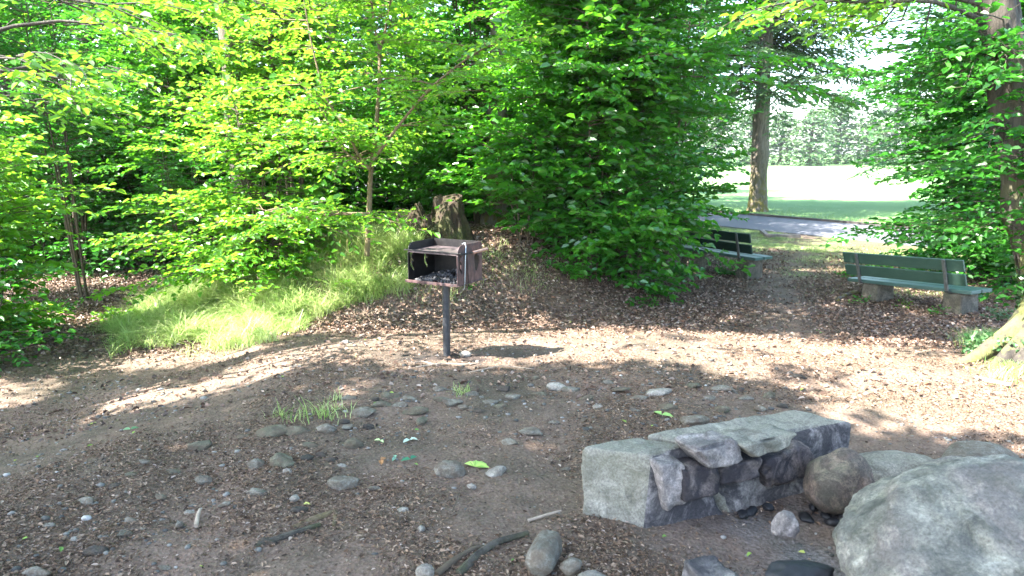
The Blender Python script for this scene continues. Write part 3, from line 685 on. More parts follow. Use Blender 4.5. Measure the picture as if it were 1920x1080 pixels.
frame_mat(b2, dl, Vector((0, 0, 1)).cross(dl), Vector((0, 0, 1)), e1 - dl * 1.75)

# ------------------------------------------------------------------ rotten stump
sb = P(796, 452, 9.1); sb.z = gz(sb.x, sb.y) - .08
def stump():
    nt_, nz_ = 300, 60; th = np.linspace(0, 2 * np.pi, nt_, endpoint=False); f = np.linspace(0, 1, nz_)
    H = .60 * (.62 + .34 * vnoise(np.cos(th) * 1.7 + 4, np.sin(th) * 1.7 + 2, 0, 4) + .20 * vnoise(th * 5.5, 0 * th, 0, 9) + .25 * np.clip(np.sin(th * .5 + .2), 0, 1))
    H += .05 * _h((th * 11).astype(int), 0, 0, 5)
    T, F = np.meshgrid(th, f)
    fib = .022 * np.abs(fbm(np.cos(T) * 9, np.sin(T) * 9, F * 1.2, 3, 28)) + .012 * vnoise(np.cos(T) * 24, np.sin(T) * 24, F * 2.5, 29)
    rad = fib + .40 * (1.25 - .42 * F ** .6) + .055 * fbm(np.cos(T) * 5, np.sin(T) * 5, F * .9, 4, 8) + .06 * np.abs(fbm(np.cos(T) * 2.4, np.sin(T) * 2.4, F * .5, 2, 18))
    g = Geo()
    vo = np.stack([rad * np.cos(T) * 1.12, rad * np.sin(T), F * H[None, :] - .05], -1)
    ri = rad * (.60 - .0 * F) ; vi = np.stack([ri * np.cos(T) * 1.12, ri * np.sin(T), .12 + F * (H[None, :] * .95 - .12) - .05], -1)
    i = np.arange(nz_ - 1)[:, None] * nt_; j = np.arange(nt_)[None, :]; j2 = (j + 1) % nt_
    q = np.stack([i + j, i + j2, i + nt_ + j2, i + nt_ + j], -1).reshape(-1, 4)
    g.add(vo, np.full(len(q), 4), q); g.add(vi, np.full(len(q), 4), q[:, ::-1])
    k = (nz_ - 1) * nt_; jj = np.arange(nt_); v2 = np.concatenate([vo[-1], vi[-1], vi[0]]);
    g.add(v2, np.full(nt_, 4), np.stack([jj, (jj + 1) % nt_, nt_ + (jj + 1) % nt_, nt_ + jj], 1)); g.add(vi[0], [nt_], jj)
    return g.obj('tree_stump', [M['stump']], None, True)
o = stump(); o.location = sb; o.scale = (1.42, 1.0, .98); o.rotation_euler = (0, 0, 2.4); tag(o, 'jagged rotten brown tree stump on the mound behind the grill', 'tree stump')

# ------------------------------------------------------------------ trees and shrubs
def trunk_geo(g, path, r0, r1, sides=20, rough=.10, seed=0, flare=0.0, n=40, m=0, lobes=None):
    path = np.array([tuple(p) for p in path], float); s = np.linspace(0, 1, len(path)); t = np.linspace(0, 1, n)
    pts = np.stack([np.interp(t, s, path[:, k]) for k in range(3)], 1)
    for _ in range(3): pts[1:-1] = (pts[:-2] + 2 * pts[1:-1] + pts[2:]) / 4
    ln = np.linalg.norm(path[-1] - path[0])
    rad = r0 + (r1 - r0) * t + flare * np.exp(-t * ln / .30)
    tube(g, pts, rad, sides, m, rough, seed, True, lobes); return pts, rad
def limb(g, a, b, r0, r1, sag=0.1, seed=0, sides=8, n=10):
    a, b = np.array(tuple(a), float), np.array(tuple(b), float); t = np.linspace(0, 1, n)[:, None]; r_ = np.random.default_rng(seed)
    p = a + (b - a) * t; L = np.linalg.norm(b - a); p[:, 2] += sag * L * (4 * t[:, 0] * (1 - t[:, 0])); p += np.sin(t * 7 + r_.uniform(0, 6, 3)) * L * .018 * np.sin(t * np.pi)
    tube(g, p, np.linspace(r0, r1, n), sides, 0, .05, seed); return p

def shrub(name, base, H, Rx, stems, nb, mat, leaf, label, cat='shrub', group=None, hmin=.05, prof=None, el=(.05, .5), lean=(0, 0), azr=None, stem_r=.018,
          droop=.18, tsp=.11, lsp=.05, bark='twig', tone=None, seed=1, spread=.25, twig=.45, jit=.35, wide=.64, top=1.0):
    """multi-stemmed leafy bush: base point, height, radius as number or function of azimuth"""
    global rng
    rng = np.random.default_rng(seed)
    base = Vector(base); root = empty(name, base); tag(root, label, cat, group)
    gs, gl = Geo(), Geo(); SP = []
    for k in range(stems):
        a = k / stems * 2 * math.pi + rng.uniform(-.4, .4); sp = spread * rng.uniform(.5, 1.1)
        hh = H * rng.uniform(.75, 1.0) * top
        p = [(.06 * math.cos(a), .06 * math.sin(a), -.1), (.4 * sp * math.cos(a) + lean[0] * .3, .4 * sp * math.sin(a) + lean[1] * .3, hh * .35), (.8 * sp * math.cos(a) + lean[0] * .7, .8 * sp * math.sin(a) + lean[1] * .7, hh * .7), (sp * math.cos(a) + lean[0], sp * math.sin(a) + lean[1], hh)]
        pts, _ = trunk_geo(gs, p, stem_r * rng.uniform(.7, 1.2), stem_r * .25, 7, .05, k, 0, 16); SP.append(pts)
    SP = np.array(SP); f = rng.random(nb) ** .9 * (1 - hmin) + hmin; kk = rng.integers(0, stems, nb); fi = np.clip(f * 15, 0, 14.99)
    i0 = fi.astype(int); w = (fi - i0)[:, None]; S = SP[kk, i0] * (1 - w) + SP[kk, i0 + 1] * w
    az = rng.uniform(0, 2 * np.pi, nb) if azr is None else rng.uniform(azr[0], azr[1], nb)
    pr = np.interp(f, [0, .25, .6, 1], prof or [.8, 1, .8, .3]); Rr = np.array([Rx(a) for a in az]) if callable(Rx) else Rx
    L = np.maximum(.25, pr * Rr * rng.uniform(.42, 1.12, nb) * (1 + .22 * np.sin(rng.uniform(0, 6.28) + 3 * f * 6.28 * .5))); e = rng.uniform(el[0], el[1], nb) + .25 * f
    tn = None if tone is None else np.clip(rng.normal(tone, .25, nb), 0, 1)
    sprays(gl, gs, S, az, e, L, leaf, twig, tsp, lsp, droop, jit, tn, wide=wide)
    gs.obj('stems', [M[bark]], root, True); gl.obj('foliage', [M[mat], M['twig']], root)
    return root
def ell(cx, rl, rr, rf, rb):
    """radius by azimuth: left, right, toward camera, away"""
    def f(a):
        x, y = math.cos(a), math.sin(a); A = rr if x > 0 else rl; B = rb if y > 0 else rf
        return 1 / math.sqrt((x / A) ** 2 + (y / B) ** 2)
    return f
def gp(px, y, py=500):
    p = P(px, py, y); return (p.x, y, gz(p.x, y) - .02)

# central bush: dark, in front of the benches
shrub('beech_bush', gp(1110, 9.1), 4.6, ell(0, 1.85, 2.4, 1.25, 1.3), 7, 470, 'leaf_mid', .105, 'large dark green beech bush in the middle, left of the half hidden bench', 'bush', None, .05,
      [1.0, 1.0, 1.0, .85], (-.15, .75), (0, 0), None, .028, .22, seed=11, spread=.5, jit=.55)
shrub('beech_bush', gp(1190, 8.9), 1.3, ell(0, 1.35, 1.0, .6, .9), 6, 150, 'leaf_mid', .11, 'low dark skirt of leaves hanging over the litter, nearest the hidden bench', 'bush', None, .02,
      [1, 1, .95, .7], (-.12, .35), (0, 0), None, .014, .20, seed=17, spread=.4, jit=.5, tone=.15)
shrub('beech_bush', gp(985, 8.9), 1.7, ell(0, 1.3, 1.2, .7, .9), 5, 90, 'leaf_mid', .11, 'lower mid green branches reaching left over the mound beside the stump', 'bush', None, .3,
      [.6, .9, 1, .8], (.0, .4), (0, 0), None, .016, .25, seed=12, spread=.4)
shrub('beech_sapling', gp(1110, 8.7), 4.4, ell(0, 1.6, 1.7, .8, .8), 3, 130, 'leaf_mid', .13, 'sapling with broad pale shining leaves in front of the central bush', 'sapling', None, .14,
      [.7, .8, 1, .7], (.0, .4), (-.1, 0), None, .014, .30, seed=13, spread=.35, jit=.6)
shrub('hornbeam_bush', gp(900, 11.2), 5.2, ell(0, 2.0, 2.0, 1.2, 1.3), 7, 330, 'leaf_mid', .11, 'tall mid green bush behind the rotten stump', 'bush', None, .05,
      [.8, 1, .9, .6], (-.05, .45), (0, 0), None, .03, .18, seed=14, spread=.5)
shrub('hornbeam_bush', gp(1240, 11.6), 5.2, ell(0, 1.6, 1.35, 1.2, 1.2), 6, 230, 'leaf_dark', .085, 'tall dark bush closing the gap behind the half hidden bench', 'bush', None, .1,
      [.6, .85, 1, .8], (-.05, .5), (0, 0), None, .03, .18, seed=15, spread=.5)

# bright sapling beside the grill: real visible trunk
def sapling():
    global rng
    rng = np.random.default_rng(21)
    b = P(690, 470, 8.0); b.z = gz(b.x, b.y); root = empty('maple_sapling', b); tag(root, 'slender sunlit sapling with forked brown stem rising left of the stump', 'sapling')
    q = lambda px, py, y=8.0: P(px, py, y) - b
    gs, gl = Geo(), Geo()
    lines = [([(688, 480), (692, 400), (694, 330), (705, 250), (712, 150), (712, 95)], .032, .020), ([(712, 95), (722, 60), (733, 0), (740, -90)], .018, .008), ([(712, 95), (702, 50), (697, 0), (690, -80)], .016, .007),
             ([(694, 318), (670, 290), (650, 240), (612, 190), (585, 90), (570, 0)], .018, .007), ([(694, 318), (640, 280), (600, 200), (560, 150)], .013, .006), ([(700, 300), (740, 245), (800, 170), (860, 120), (940, 70)], .018, .006), ([(694, 400), (640, 400), (560, 410), (480, 390)], .014, .005)]
    S, az = [], []
    for k, (pp, r0, r1) in enumerate(lines):
        pts, _ = trunk_geo(gs, [q(x, y, 8.0 - .15 * k) for x, y in pp], r0, r1, 9, .06, k, 0, 26)
        n = 26 if k else 16
        for j in range(n):
            t = rng.uniform(.35 if k == 0 else .15, 1); i = int(t * 25); S.append(pts[i]); az.append(rng.uniform(0, 2 * np.pi))
    S = np.array(S); n = len(S); sprays(gl, gs, S, np.array(az), rng.uniform(-.1, .45, n), rng.uniform(.45, 1.15, n), .080, .5, .11, .05, .2, .38)
    gs.obj('trunk', [M['bark_young']], root, True); gl.obj('foliage', [M['leaf_bright'], M['twig']], root)
sapling()
# bright hazel bushes of the left bank
shrub('hazel_bush', gp(500, 8.6), 2.5, ell(0, 1.75, 1.5, 1.0, 1.2), 6, 240, 'leaf_bright', .088, 'sunlit bright green bush behind the grassy bank', 'bush', None, .06,
      [.95, 1, .8, .5], (-.08, .35), (0, 0), None, .02, .20, seed=22, spread=.5)
shrub('hazel_bush', gp(560, 9.9), 5.4, ell(0, 1.9, 1.7, 1.2, 1.2), 6, 280, 'leaf_bright', .088, 'tall yellow green bush behind the forked sapling', 'bush', None, .3,
      [.6, .9, 1, .8], (-.05, .45), (0, 0), None, .03, .18, seed=23, spread=.5)
shrub('hazel_bush', gp(350, 9.9), 2.2, ell(0, .8, 1.2, .8, .9), 5, 110, 'leaf_dark', .08, 'low leafy bush at the far end of the sunken path', 'bush', None, .05,  # darker leaf colour puts the hollow's shade into this bush
      [.9, 1, .8, .5], (-.08, .35), (0, 0), None, .016, .20, seed=24, spread=.4)
shrub('hazel_bush', gp(390, 11.8), 5.6, ell(0, 2.2, 2.0, 1.2, 1.2), 6, 250, 'leaf_mid', .105, 'tall pale glossy bush left of the yellow green bush', 'bush', None, .15,
      [.7, .9, 1, .8], (-.05, .45), (0, 0), None, .03, .18, seed=25, spread=.6)
shrub('hazel_bush', gp(-45, 7.0), 2.8, ell(0, 1.5, .85, .9, 1.2), 7, 240, 'leaf_bright', .10, 'bright rounded bush at the left edge above the path', 'bush', None, .05,
      [1, 1, .9, .6], (-.1, .4), (0, 0), None, .02, .2, seed=26, spread=.5)
shrub('hazel_bush', gp(-60, 6.4), 1.3, ell(0, 1.2, .62, .6, .8), 6, 90, 'leaf_dark', .078, 'dark low leaves in front of the bright bush at the left edge', 'bush', None, .05,
      [1, 1, .9, .7], (-.1, .4), (0, 0), None, .014, .2, seed=27, spread=.4)
shrub('hazel_bush', gp(150, 12.0), 3.6, ell(0, 1.7, 1.5, .9, 1.2), 6, 200, 'leaf_dark', .08, 'shaded bush beyond the crest of the sunken path', 'bush', None, .05,
      [.7, .9, 1, .7], (-.05, .45), (0, 0), None, .03, .18, seed=28, spread=.5)
shrub('hazel_bush', gp(150, 9.6), 4.6, ell(0, 1.4, 1.3, .9, 1), 4, 120, 'leaf_dark', .08, 'tall arching bush over the sunken path with glinting leaves', 'bush', None, .45,  # dark leaves stand in for the shade in the hollow
      [.3, .6, 1, .9], (.0, .45), (-.2, 0), None, .022, .25, seed=29, spread=.4)
shrub('ash_bush', gp(-120, 9.0), 5.4, ell(0, 1.5, 1.7, 1, 1.2), 5, 170, 'leaf_mid', .105, 'tall sunlit bush rising at the upper left edge', 'bush', None, .3,
      [.5, .9, 1, .8], (-.05, .45), (0, 0), None, .03, .2, seed=30, spread=.5)
# right bushes
shrub('linden_bush', gp(1850, 10.6), 5.0, ell(0, 2.5, 2.0, 1.2, 1.3), 7, 520, 'leaf_dark', .11, 'dense dark green bush behind the right bench', 'bush', None, .05,
      [.85, 1, .85, .45], (-.1, .4), (0, 0), None, .03, .25, seed=31, spread=.5)
shrub('linden_bush', gp(1990, 9.2), 3.4, ell(0, 1.25, 1.2, .6, 1.0), 5, 240, 'leaf_dark', .10, 'dark bush between the right bench and the mossy trunk', 'bush', None, .05,
      [.8, 1, .9, .6], (-.05, .45), (0, 0), None, .02, .2, seed=32, spread=.4)
shrub('linden_bush', gp(1820, 12.6), 5.6, ell(0, 2.3, 2.2, 1.0, 1.0), 6, 260, 'leaf_cool', .11, 'thin tall bush with sky showing through above the right bench', 'bush', None, .35,
      [.4, .8, 1, .9], (-.05, .5), (0, 0), None, .03, .2, seed=33, spread=.6)

# ---- mossy tree at the right edge (trunk, roots, ivy, leaves)
def right_tree():
    global rng
    rng = np.random.default_rng(41)
    b = P(1975, 668, 5.25); b.z = gz(b.x, b.y) - .03; root = empty('linden_tree', b); tag(root, 'leaning tree at the right edge with mossy roots and ivy', 'tree')
    q = lambda px, py, y: P(px, py, y) - b
    gs, gl, gi, gt = Geo(), Geo(), Geo(), Geo()
    path = [(0, 0, -.1), tuple(q(1968, 560, 5.28)), tuple(q(1942, 430, 5.35)), tuple(q(1918, 260, 5.45)), tuple(q(1880, 80, 5.55)), tuple(q(1855, -60, 5.6)), (-.9, .6, 5.0), (-1.1, .6, 8.0)]
    pts, rad = trunk_geo(gt, path, .185, .13, 60, .22, 3, .14, 260, lobes=[(k_, .30) for k_ in (.3, 1.5, 2.7, 3.9, 5.1)])
    for (px, py, y, r0) in [(1782, 676, 5.05, .12), (1815, 650, 5.5, .10), (1850, 704, 4.85, .13), (1900, 728, 4.65, .12), (1990, 740, 4.6, .12)]:
        e = q(px, py, y); e.z = gz(b.x + e.x, b.y + e.y) - b.z + .005
        e.z -= .05; mid = Vector((e.x * .5, e.y * .5, max(.13, e.z + .12))); s0 = Vector((e.x * .10, e.y * .10, .62)); n = 22; t = np.linspace(0, 1, n)[:, None]
        p = (1 - t) ** 3 * np.array(s0) + 3 * (1 - t) ** 2 * t * np.array((e.x * .30, e.y * .30, .20)) + 3 * (1 - t) * t ** 2 * np.array((e.x * .6, e.y * .6, .06)) + t ** 3 * np.array(e)
        p[1:-1, 1] += .03 * np.sin(np.linspace(0, 7, n)[1:-1] + px); tube(gt, p, np.linspace(r0 * 1.3, r0 * .35, n), 20, 0, .45, int(px))
    gt.obj('trunk', [M['bark_mossy']], root, True)
    # ivy on the lower trunk and between the roots
    n = 2600; f = rng.random(n) ** 1.4 * .26; i = np.clip((f * 259).astype(int), 0, 258); a = rng.uniform(0, 2 * np.pi, n)
    keep = (rng.random(n) < np.where((np.cos(a - 3.9) > .2), .35, 1)); i, a = i[keep], a[keep]; rr = rad[i] * rng.uniform(1.0, 1.22, len(i)); nn = np.stack([np.cos(a), np.sin(a), 0 * a + .3], 1)
    ps = pts[i] + np.stack([np.cos(a) * rr, np.sin(a) * rr, rng.uniform(-.05, .05, len(i))], 1)
    keep = fbm(ps[:, 0] * 5, ps[:, 1] * 5, ps[:, 2] * 4, 3, 6) > -.15
    ps, nn = ps[keep], nn[keep]; dd = rng.normal(0, .5, (len(ps), 3)) + np.array([0, 0, -.6]); ll = rng.uniform(.025, .055, len(ps))
    add_leaves(gi, ps, dd, nn + rng.normal(0, .3, nn.shape), ll, ll * .9)
    n = 1500; ang = rng.uniform(2.6, 5.2, n); r = rng.uniform(.25, .62, n); ps = np.stack([np.cos(ang) * r, np.sin(ang) * r, rng.uniform(.0, .18, n)], 1)
    for k_ in range(n): ps[k_, 2] += gz(b.x + ps[k_, 0], b.y + ps[k_, 1]) - b.z
    add_leaves(gi, ps, rng.normal(0, 1, (n, 3)), np.array([0, -.5, 1.0]) + rng.normal(0, .4, (n, 3)), rng.uniform(.025, .05, n), rng.uniform(.02, .045, n))
    gi.obj('ivy', [M['ivy']], root)
    # leafy branches: epicormic growth and one reaching left high up
    S, az, L = [], [], []
    for k in range(170):
        t = rng.uniform(.12, .60); p = pts[int(t * 259)]; S.append(p); az.append(rng.uniform(0, 6.28)); L.append(rng.uniform(.5, 1.05) if t > .30 else rng.uniform(.18, .38))
    for k in range(9):
        a = pts[int((.60 + .035 * k) * 259)]; e = np.array(tuple(P((1440, 1500, 1545, 1600, 1640, 1690, 1730, 1560, 1790)[k], (12, 20, -5, 30, 60, 40, 90, 60, 30)[k], (4.8, 4.9, 5.2, 5.6, 6.4, 6.0, 6.6, 7.0, 6.5)[k]) - b)); lb = limb(gs, a, e, .022, .006, .06, k)
        for j in range(13):
            i = 9 - j // 2; S.append(lb[i]); az.append(math.pi + rng.uniform(-.8, .9)); L.append(rng.uniform(.25, .5))
    n0 = 170; S, az, L = np.array(S), np.array(az), np.array(L)
    sprays(gl, gs, S[:n0], az[:n0], rng.uniform(-.2, .4, n0), L[:n0], .075, .5, .10, .05, .25, .35, mleaf=2)
    sprays(gl, gs, S[n0:], az[n0:], rng.uniform(-.2, .2, len(S) - n0), L[n0:], .080, .5, .11, .055, .3, .35)
    gs.obj('branches', [M['bark_dark']], root, True); gl.obj('crown', [M['leaf_bright'], M['twig'], M['leaf_dark']], root)
right_tree()

# ---- tree whose boughs hang in at the upper left (trunk stands left of the view)
def left_tree():
    global rng
    rng = np.random.default_rng(43)
    b = Vector((-5.6, 4.6, gz(-5.6, 4.6) - .05)); root = empty('beech_tree', b); tag(root, 'overhanging boughs with translucent leaves in the upper left corner', 'tree')
    gt, gs, gl = Geo(), Geo(), Geo(); pts, rad = trunk_geo(gt, [(0, 0, -.1), (.05, 0, 2), (0, .1, 4.5), (.1, .1, 9)], .20, .10, 20, .1, 8, .12, 60)
    gt.obj('trunk', [M['bark_grey']], root, True); S, az, L = [], [], []
    for (z0, px, py, y) in [(3.2, 300, 60, 5.4), (3.0, 130, 150, 4.9), (2.9, 70, 190, 5.6), (3.6, 420, -10, 5.6), (3.3, 210, 10, 4.7), (2.8, 30, 110, 4.6), (3.8, 330, -40, 5.0), (3.0, 200, 130, 6.2)]:
        e = P(px, py, y) - b; a = pts[min(59, int(z0 / 9 * 59))]; lb = limb(gs, a, e, .03, .006, .10, px)
        for j in range(7):
            i = 9 - j // 3; S.append(lb[i] + rng.normal(0, .02, 3)); az.append(rng.uniform(-1.0, 1.0)); L.append(rng.uniform(.35, .8))
    n = len(S); sprays(gl, gs, np.array(S), np.array(az), rng.uniform(-.35, .15, n), np.array(L), .075, .5, .11, .055, .30, .4)
    gs.obj('branches', [M['bark_dark']], root, True); gl.obj('crown', [M['leaf_bright'], M['twig']], root)
left_tree()

# ---- unseen trees added for shade; crowns shaped by shade_at, above the view
def shade_at(x, y):
    n1 = fbm(x * .8, y * 1.9, 0, 3, 91); n2 = fbm(x * 2.2, y * 4, 0, 2, 92); n3 = fbm(x * .55 + .2 * y, y * 2.6, 0, 3, 93)
    yb = 4.42 + .03 * np.clip(-x, -1, 4) - .33 * np.clip(x, 0, 3.5) + .25 * n1
    fg = sst(.15, -.15, y - yb) * (1 - .7 * (n2 > .95))
    strip_ = .98 * (n3 > .50)
    bench = sst(6.6, 7.0, y + .3 * n1 - .05 * x) * sst(1.6, 2.4, x) * .85 * np.where(x > 3.9, sst(9.4, 9.0, y), sst(8.0, 7.7, y))
    bush = .55 * (fbm(x * 1.1, y * 1.1, 0, 3, 97) > .75) * (y > 8) * (x > .5)
    bench = np.maximum(bench, sst(6.9, 7.2, y + .25 * n1) * sst(8.5, 8.2, y) * sst(0, .5, x) * .85)
    win = 0 * x  # openings kept in the added crowns for sun patches
    for cx, cy, rx, ry in ((-2.85, 4.95, .95, .30), (-1.5, 5.5, .9, .45), (.8, 5.7, 1.5, .45), (2.6, 5.2, 1.6, .55), (3.4, 4.3, 1.0, .35)):
        win = np.maximum(win, np.exp(-(((x - cx) / (rx + .25)) ** 2 + ((y - cy) / (ry + .2)) ** 2) ** 2))
    return (1 - win) * np.maximum.reduce([fg, strip_ * (y > yb) * (y < 7.6), bench, bush])
def shade_canopy(bx_, by_, hlo, hhi, sel, label, seed, n):
    global rng
    rng = np.random.default_rng(seed); b = Vector((bx_, by_, gz(bx_, by_) - .1)); root = empty('beech_tree', b); tag(root, label, 'tree')  # unseen tree, added for the shade its crown casts
    gt, gs, gl = Geo(), Geo(), Geo(); pts, _ = trunk_geo(gt, [(0, 0, -.1), (.1, 0, 3), (0, .1, 6), (.1, 0, 10)], .28, .12, 20, .1, 8, .2, 40); gt.obj('trunk', [M['bark_grey']], root, True)
    gx, gy = rng.uniform(-8, 11, n), rng.uniform(.2, 12.5, n); s = shade_at(gx, gy); ok = (rng.random(n) < s) & sel(gx, gy); gx, gy = gx[ok], gy[ok]
    h = rng.uniform(hlo, hhi, len(gx)); k = h / SUN.z; S = np.stack([gx + SUN.x * k - b.x, gy + SUN.y * k - b.y, h - b.z], 1)
    az = rng.uniform(0, 6.28, len(gx)); L = rng.uniform(.45, .70, len(gx)); S -= np.stack([np.cos(az) * L * .5, np.sin(az) * L * .5, 0 * L], 1)
    sprays(gl, gs, S, az, rng.uniform(-.1, .2, len(gx)), L, .16, .5, .13, .075, .1, .3, twigs=False)
    for j in range(0, len(S), max(1, len(S) // 26)): limb(gs, pts[int(rng.uniform(.5, .95) * 39)], S[j], .05, .01, .12, j)
    gs.obj('branches', [M['bark_dark']], root, True); gl.obj('crown', [M['leaf_mid'], M['twig']], root)
shade_canopy(-5.5, -2.0, 6.6, 8.4, lambda x, y: y < 5.2, 'tall unseen beech added behind the camera, crown shaped to shade the near ground', 51, 24000)
shade_canopy(5.0, -3.0, 7.2, 8.6, lambda x, y: y >= 5.2, 'tall unseen beech added behind the camera, crown shaped to shade the benches', 52, 13000)

# ---- forest behind
def forest_tree(name, H, Rr, nb, leaf, mat, label, hmin, seed, bark='bark', group=None, tsp=.24, lsp=.11, r0=.17, prof=None, el=(-.1, .6), droop=.15, cat='tree', wide=.64):
    global rng
    rng = np.random.default_rng(seed); root = empty(name); tag(root, label, cat, group)
    gt, gs, gl = Geo(), Geo(), Geo(); pts, _ = trunk_geo(gt, [(0, 0, -.3), (rng.uniform(-.2, .2), 0, H * .35), (rng.uniform(-.3, .3), .1, H * .7), (0, 0, H * .97)], r0, r0 * .2, 14, .12, seed, r0 * .6, 40)
    gt.obj('trunk', [M[bark]], root, True); f = rng.uniform(hmin, 1, nb); S = pts[(f * 39).astype(int)]
    pr = np.interp(f, [0, .3, .65, 1], prof or [.8, 1, .9, .35]); L = Rr * pr * rng.uniform(.5, 1.1, nb)
    sprays(gl, gs, S, rng.uniform(0, 6.28, nb), rng.uniform(el[0], el[1], nb), L, leaf, .42, tsp, lsp, droop, .4, wide=wide)
    gs.obj('branches', [M['bark_dark']], root, True); gl.obj('crown', [M[mat], M['twig']], root)
    return root
FG = 'forest trees behind the clearing'
fa = forest_tree('forest_tree', 9.5, 3.0, 200, .15, 'leaf_mid', 'x', .05, 61, group=FG)
fb = forest_tree('forest_tree', 10.5, 3.2, 200, .15, 'leaf_dark', 'x', .12, 62, 'bark', FG, r0=.2)
fc_ = forest_tree('forest_tree', 11, 3.0, 190, .15, 'leaf_bright', 'x', .15, 63, 'bark', FG, r0=.2)
FT = [(fb, 930, 13.2), (fa, 40, 14.5), (fc_, 360, 15.2), (fb, 200, 16), (fa, 640, 14.6), (fb, 780, 17), (fa, 1090, 15.5), (fc_, 560, 19), (fb, 60, 21), (fa, 300, 22), (fb, 480, 24), (fa, 700, 23),
      (fb, 900, 22), (fa, 1020, 26), (fb, 1180, 20), (fa, -120, 18), (fb, -260, 14), (fa, -420, 19), (fb, 180, 29), (fa, 420, 32), (fb, 620, 31), (fa, 820, 31), (fb, 1000, 36), (fa, 1150, 34), (fb, 0, 30), (fa, -200, 26), (fb, 1110, 17.5), (fb, 1215, 25.5), (fa, 1215, 35), (fb, 1160, 29), (fa, 130, 18.5), (fb, 420, 17.5)]
used = set()
for n_, (src, px, y) in enumerate(FT):
    p = P(px, 400, y)
    o = src if src not in used else copy_tree(src); used.add(src)
    o.location = (p.x, y, gz(p.x, y)); o.rotation_euler = (0, 0, n_ * 1.7); s_ = .9 + .25 * ((n_ * 37) % 10) / 10; o.scale = (s_, s_, s_)
for n_, o in enumerate(sorted([x for x in C.objects if x.name.startswith('forest_tree')], key=lambda o: (o.location.y > 19.5, o.location.x / o.location.y))):
    row = 'back row' if o.location.y > 19.5 else 'front row'
    o['_row'] = row
for row in ('front row', 'back row'):
    rr = [o for o in C.objects if o.name.startswith('forest_tree') and o.get('_row') == row]; rr.sort(key=lambda o: o.location.x / o.location.y)
    for n_, o in enumerate(rr): o['label'] = 'leafy forest tree, %s from the left in the %s behind the bushes' % (ordn[n_], row); del o['_row']
ua = shrub('undergrowth_bush', (0, 0, 0), 3.4, 1.9, 6, 200, 'leaf_dark', .12, 'x', 'bush', 'undergrowth bushes deep in the wood', .03, [1, 1, .9, .6], (-.1, .5), (0, 0), None, .025, .2, seed=141, spread=.5, tsp=.15, lsp=.08)
ub = shrub('undergrowth_bush', (0, 0, 0), 3.0, 1.9, 6, 200, 'leaf_mid', .12, 'x', 'bush', 'undergrowth bushes deep in the wood', .03, [1, 1, .9, .6], (-.1, .5), (0, 0), None, .025, .2, seed=142, spread=.5, tsp=.15, lsp=.08)
for n_, (px, y) in enumerate([(-190, 12.5), (-60, 13.5), (70, 13.0), (190, 14.2), (275, 12.8), (390, 14.0), (500, 13.2), (620, 12.9), (740, 13.8), (850, 13.0), (960, 14.6), (1070, 13.6), (1170, 14.5), (1010, 17.5), (330, 18), (180, 20)]):
    o = (ua, ub)[n_] if n_ < 2 else copy_tree((ua, ub)[n_ % 2]); p = P(px, 400, y); o.location = (p.x, y, gz(p.x, y)); o.rotation_euler = (0, 0, n_ * 2.3); s_ = .85 + .3 * ((n_ * 13) % 7) / 7; o.scale = (s_, s_, s_)
    o['label'] = 'leafy undergrowth bush in the wood, %s from left' % ordn[n_] if n_ < 13 else ('undergrowth bush', 'darker undergrowth bush', 'undergrowth bush')[n_ - 13] + (' in the back row behind the central bush', ' in the back row left of the sapling', ' farthest back beyond the sunken path')[n_ - 13]
# thick visible trunks behind the central bush
for k, (px, y, r, lb) in enumerate([(928, 10.9, .19, 'thick grey trunk seen through leaves above the stump'), (988, 11.4, .12, 'thinner trunk just right of the thick grey trunk'), (1112, 10.2, .075, 'slim dark stem climbing through the central bush'), (462, 10.6, .17, 'broad sunlit trunk wrapped in leaves behind the left bank')]):
    p = P(px, 400, y); o = forest_tree('woodland_tree', 9.0, 1.6, 40, .12, 'leaf_mid', lb, .55, 80 + k, 'bark_grey' if k < 2 else 'bark', 'woodland trunks among the bushes', r0=r); o.location = (p.x, y, gz(p.x, y))

# ---- conifer beyond the road
b = P(1420, 391, 23.6); b.z = gz(b.x, b.y)
o = forest_tree('larch_tree', 15, 4.3, 430, .26, 'leaf_far', 'tall larch with bare mossy trunk standing on the lawn beyond the road', .27, 71, 'bark_grey', None, .22, .085, .30, [.7, 1.0, .8, .3], (-.3, .25), .16, wide=.32)
o.location = b
o2 = forest_tree('larch_tree', 15, 4.0, 200, .22, 'leaf_cool', 'second conifer, right of the bare trunked larch behind the right bush', .10, 72, 'bark', None, .24, .09, .25, [1, 1.0, .8, .3], (-.25, .25), .12, wide=.22)
p = P(1800, 400, 24); o2.location = (p.x, 24, gz(p.x, 24))
# park trees on the right, behind the right bush
for k, (px, y) in enumerate([(1960, 17), (2080, 22), (1880, 30)]):
    p = P(px, 400, y); o = copy_tree([fb, fa, fb][k]); o.location = (p.x, y, gz(p.x, y)); o['group'] = 'park trees at the right'
    o.name = 'park_tree'; o['label'] = ['park tree closest behind the dense right bush', 'park tree farther right behind the dense right bush', 'park tree across the road behind the right bush'][k]
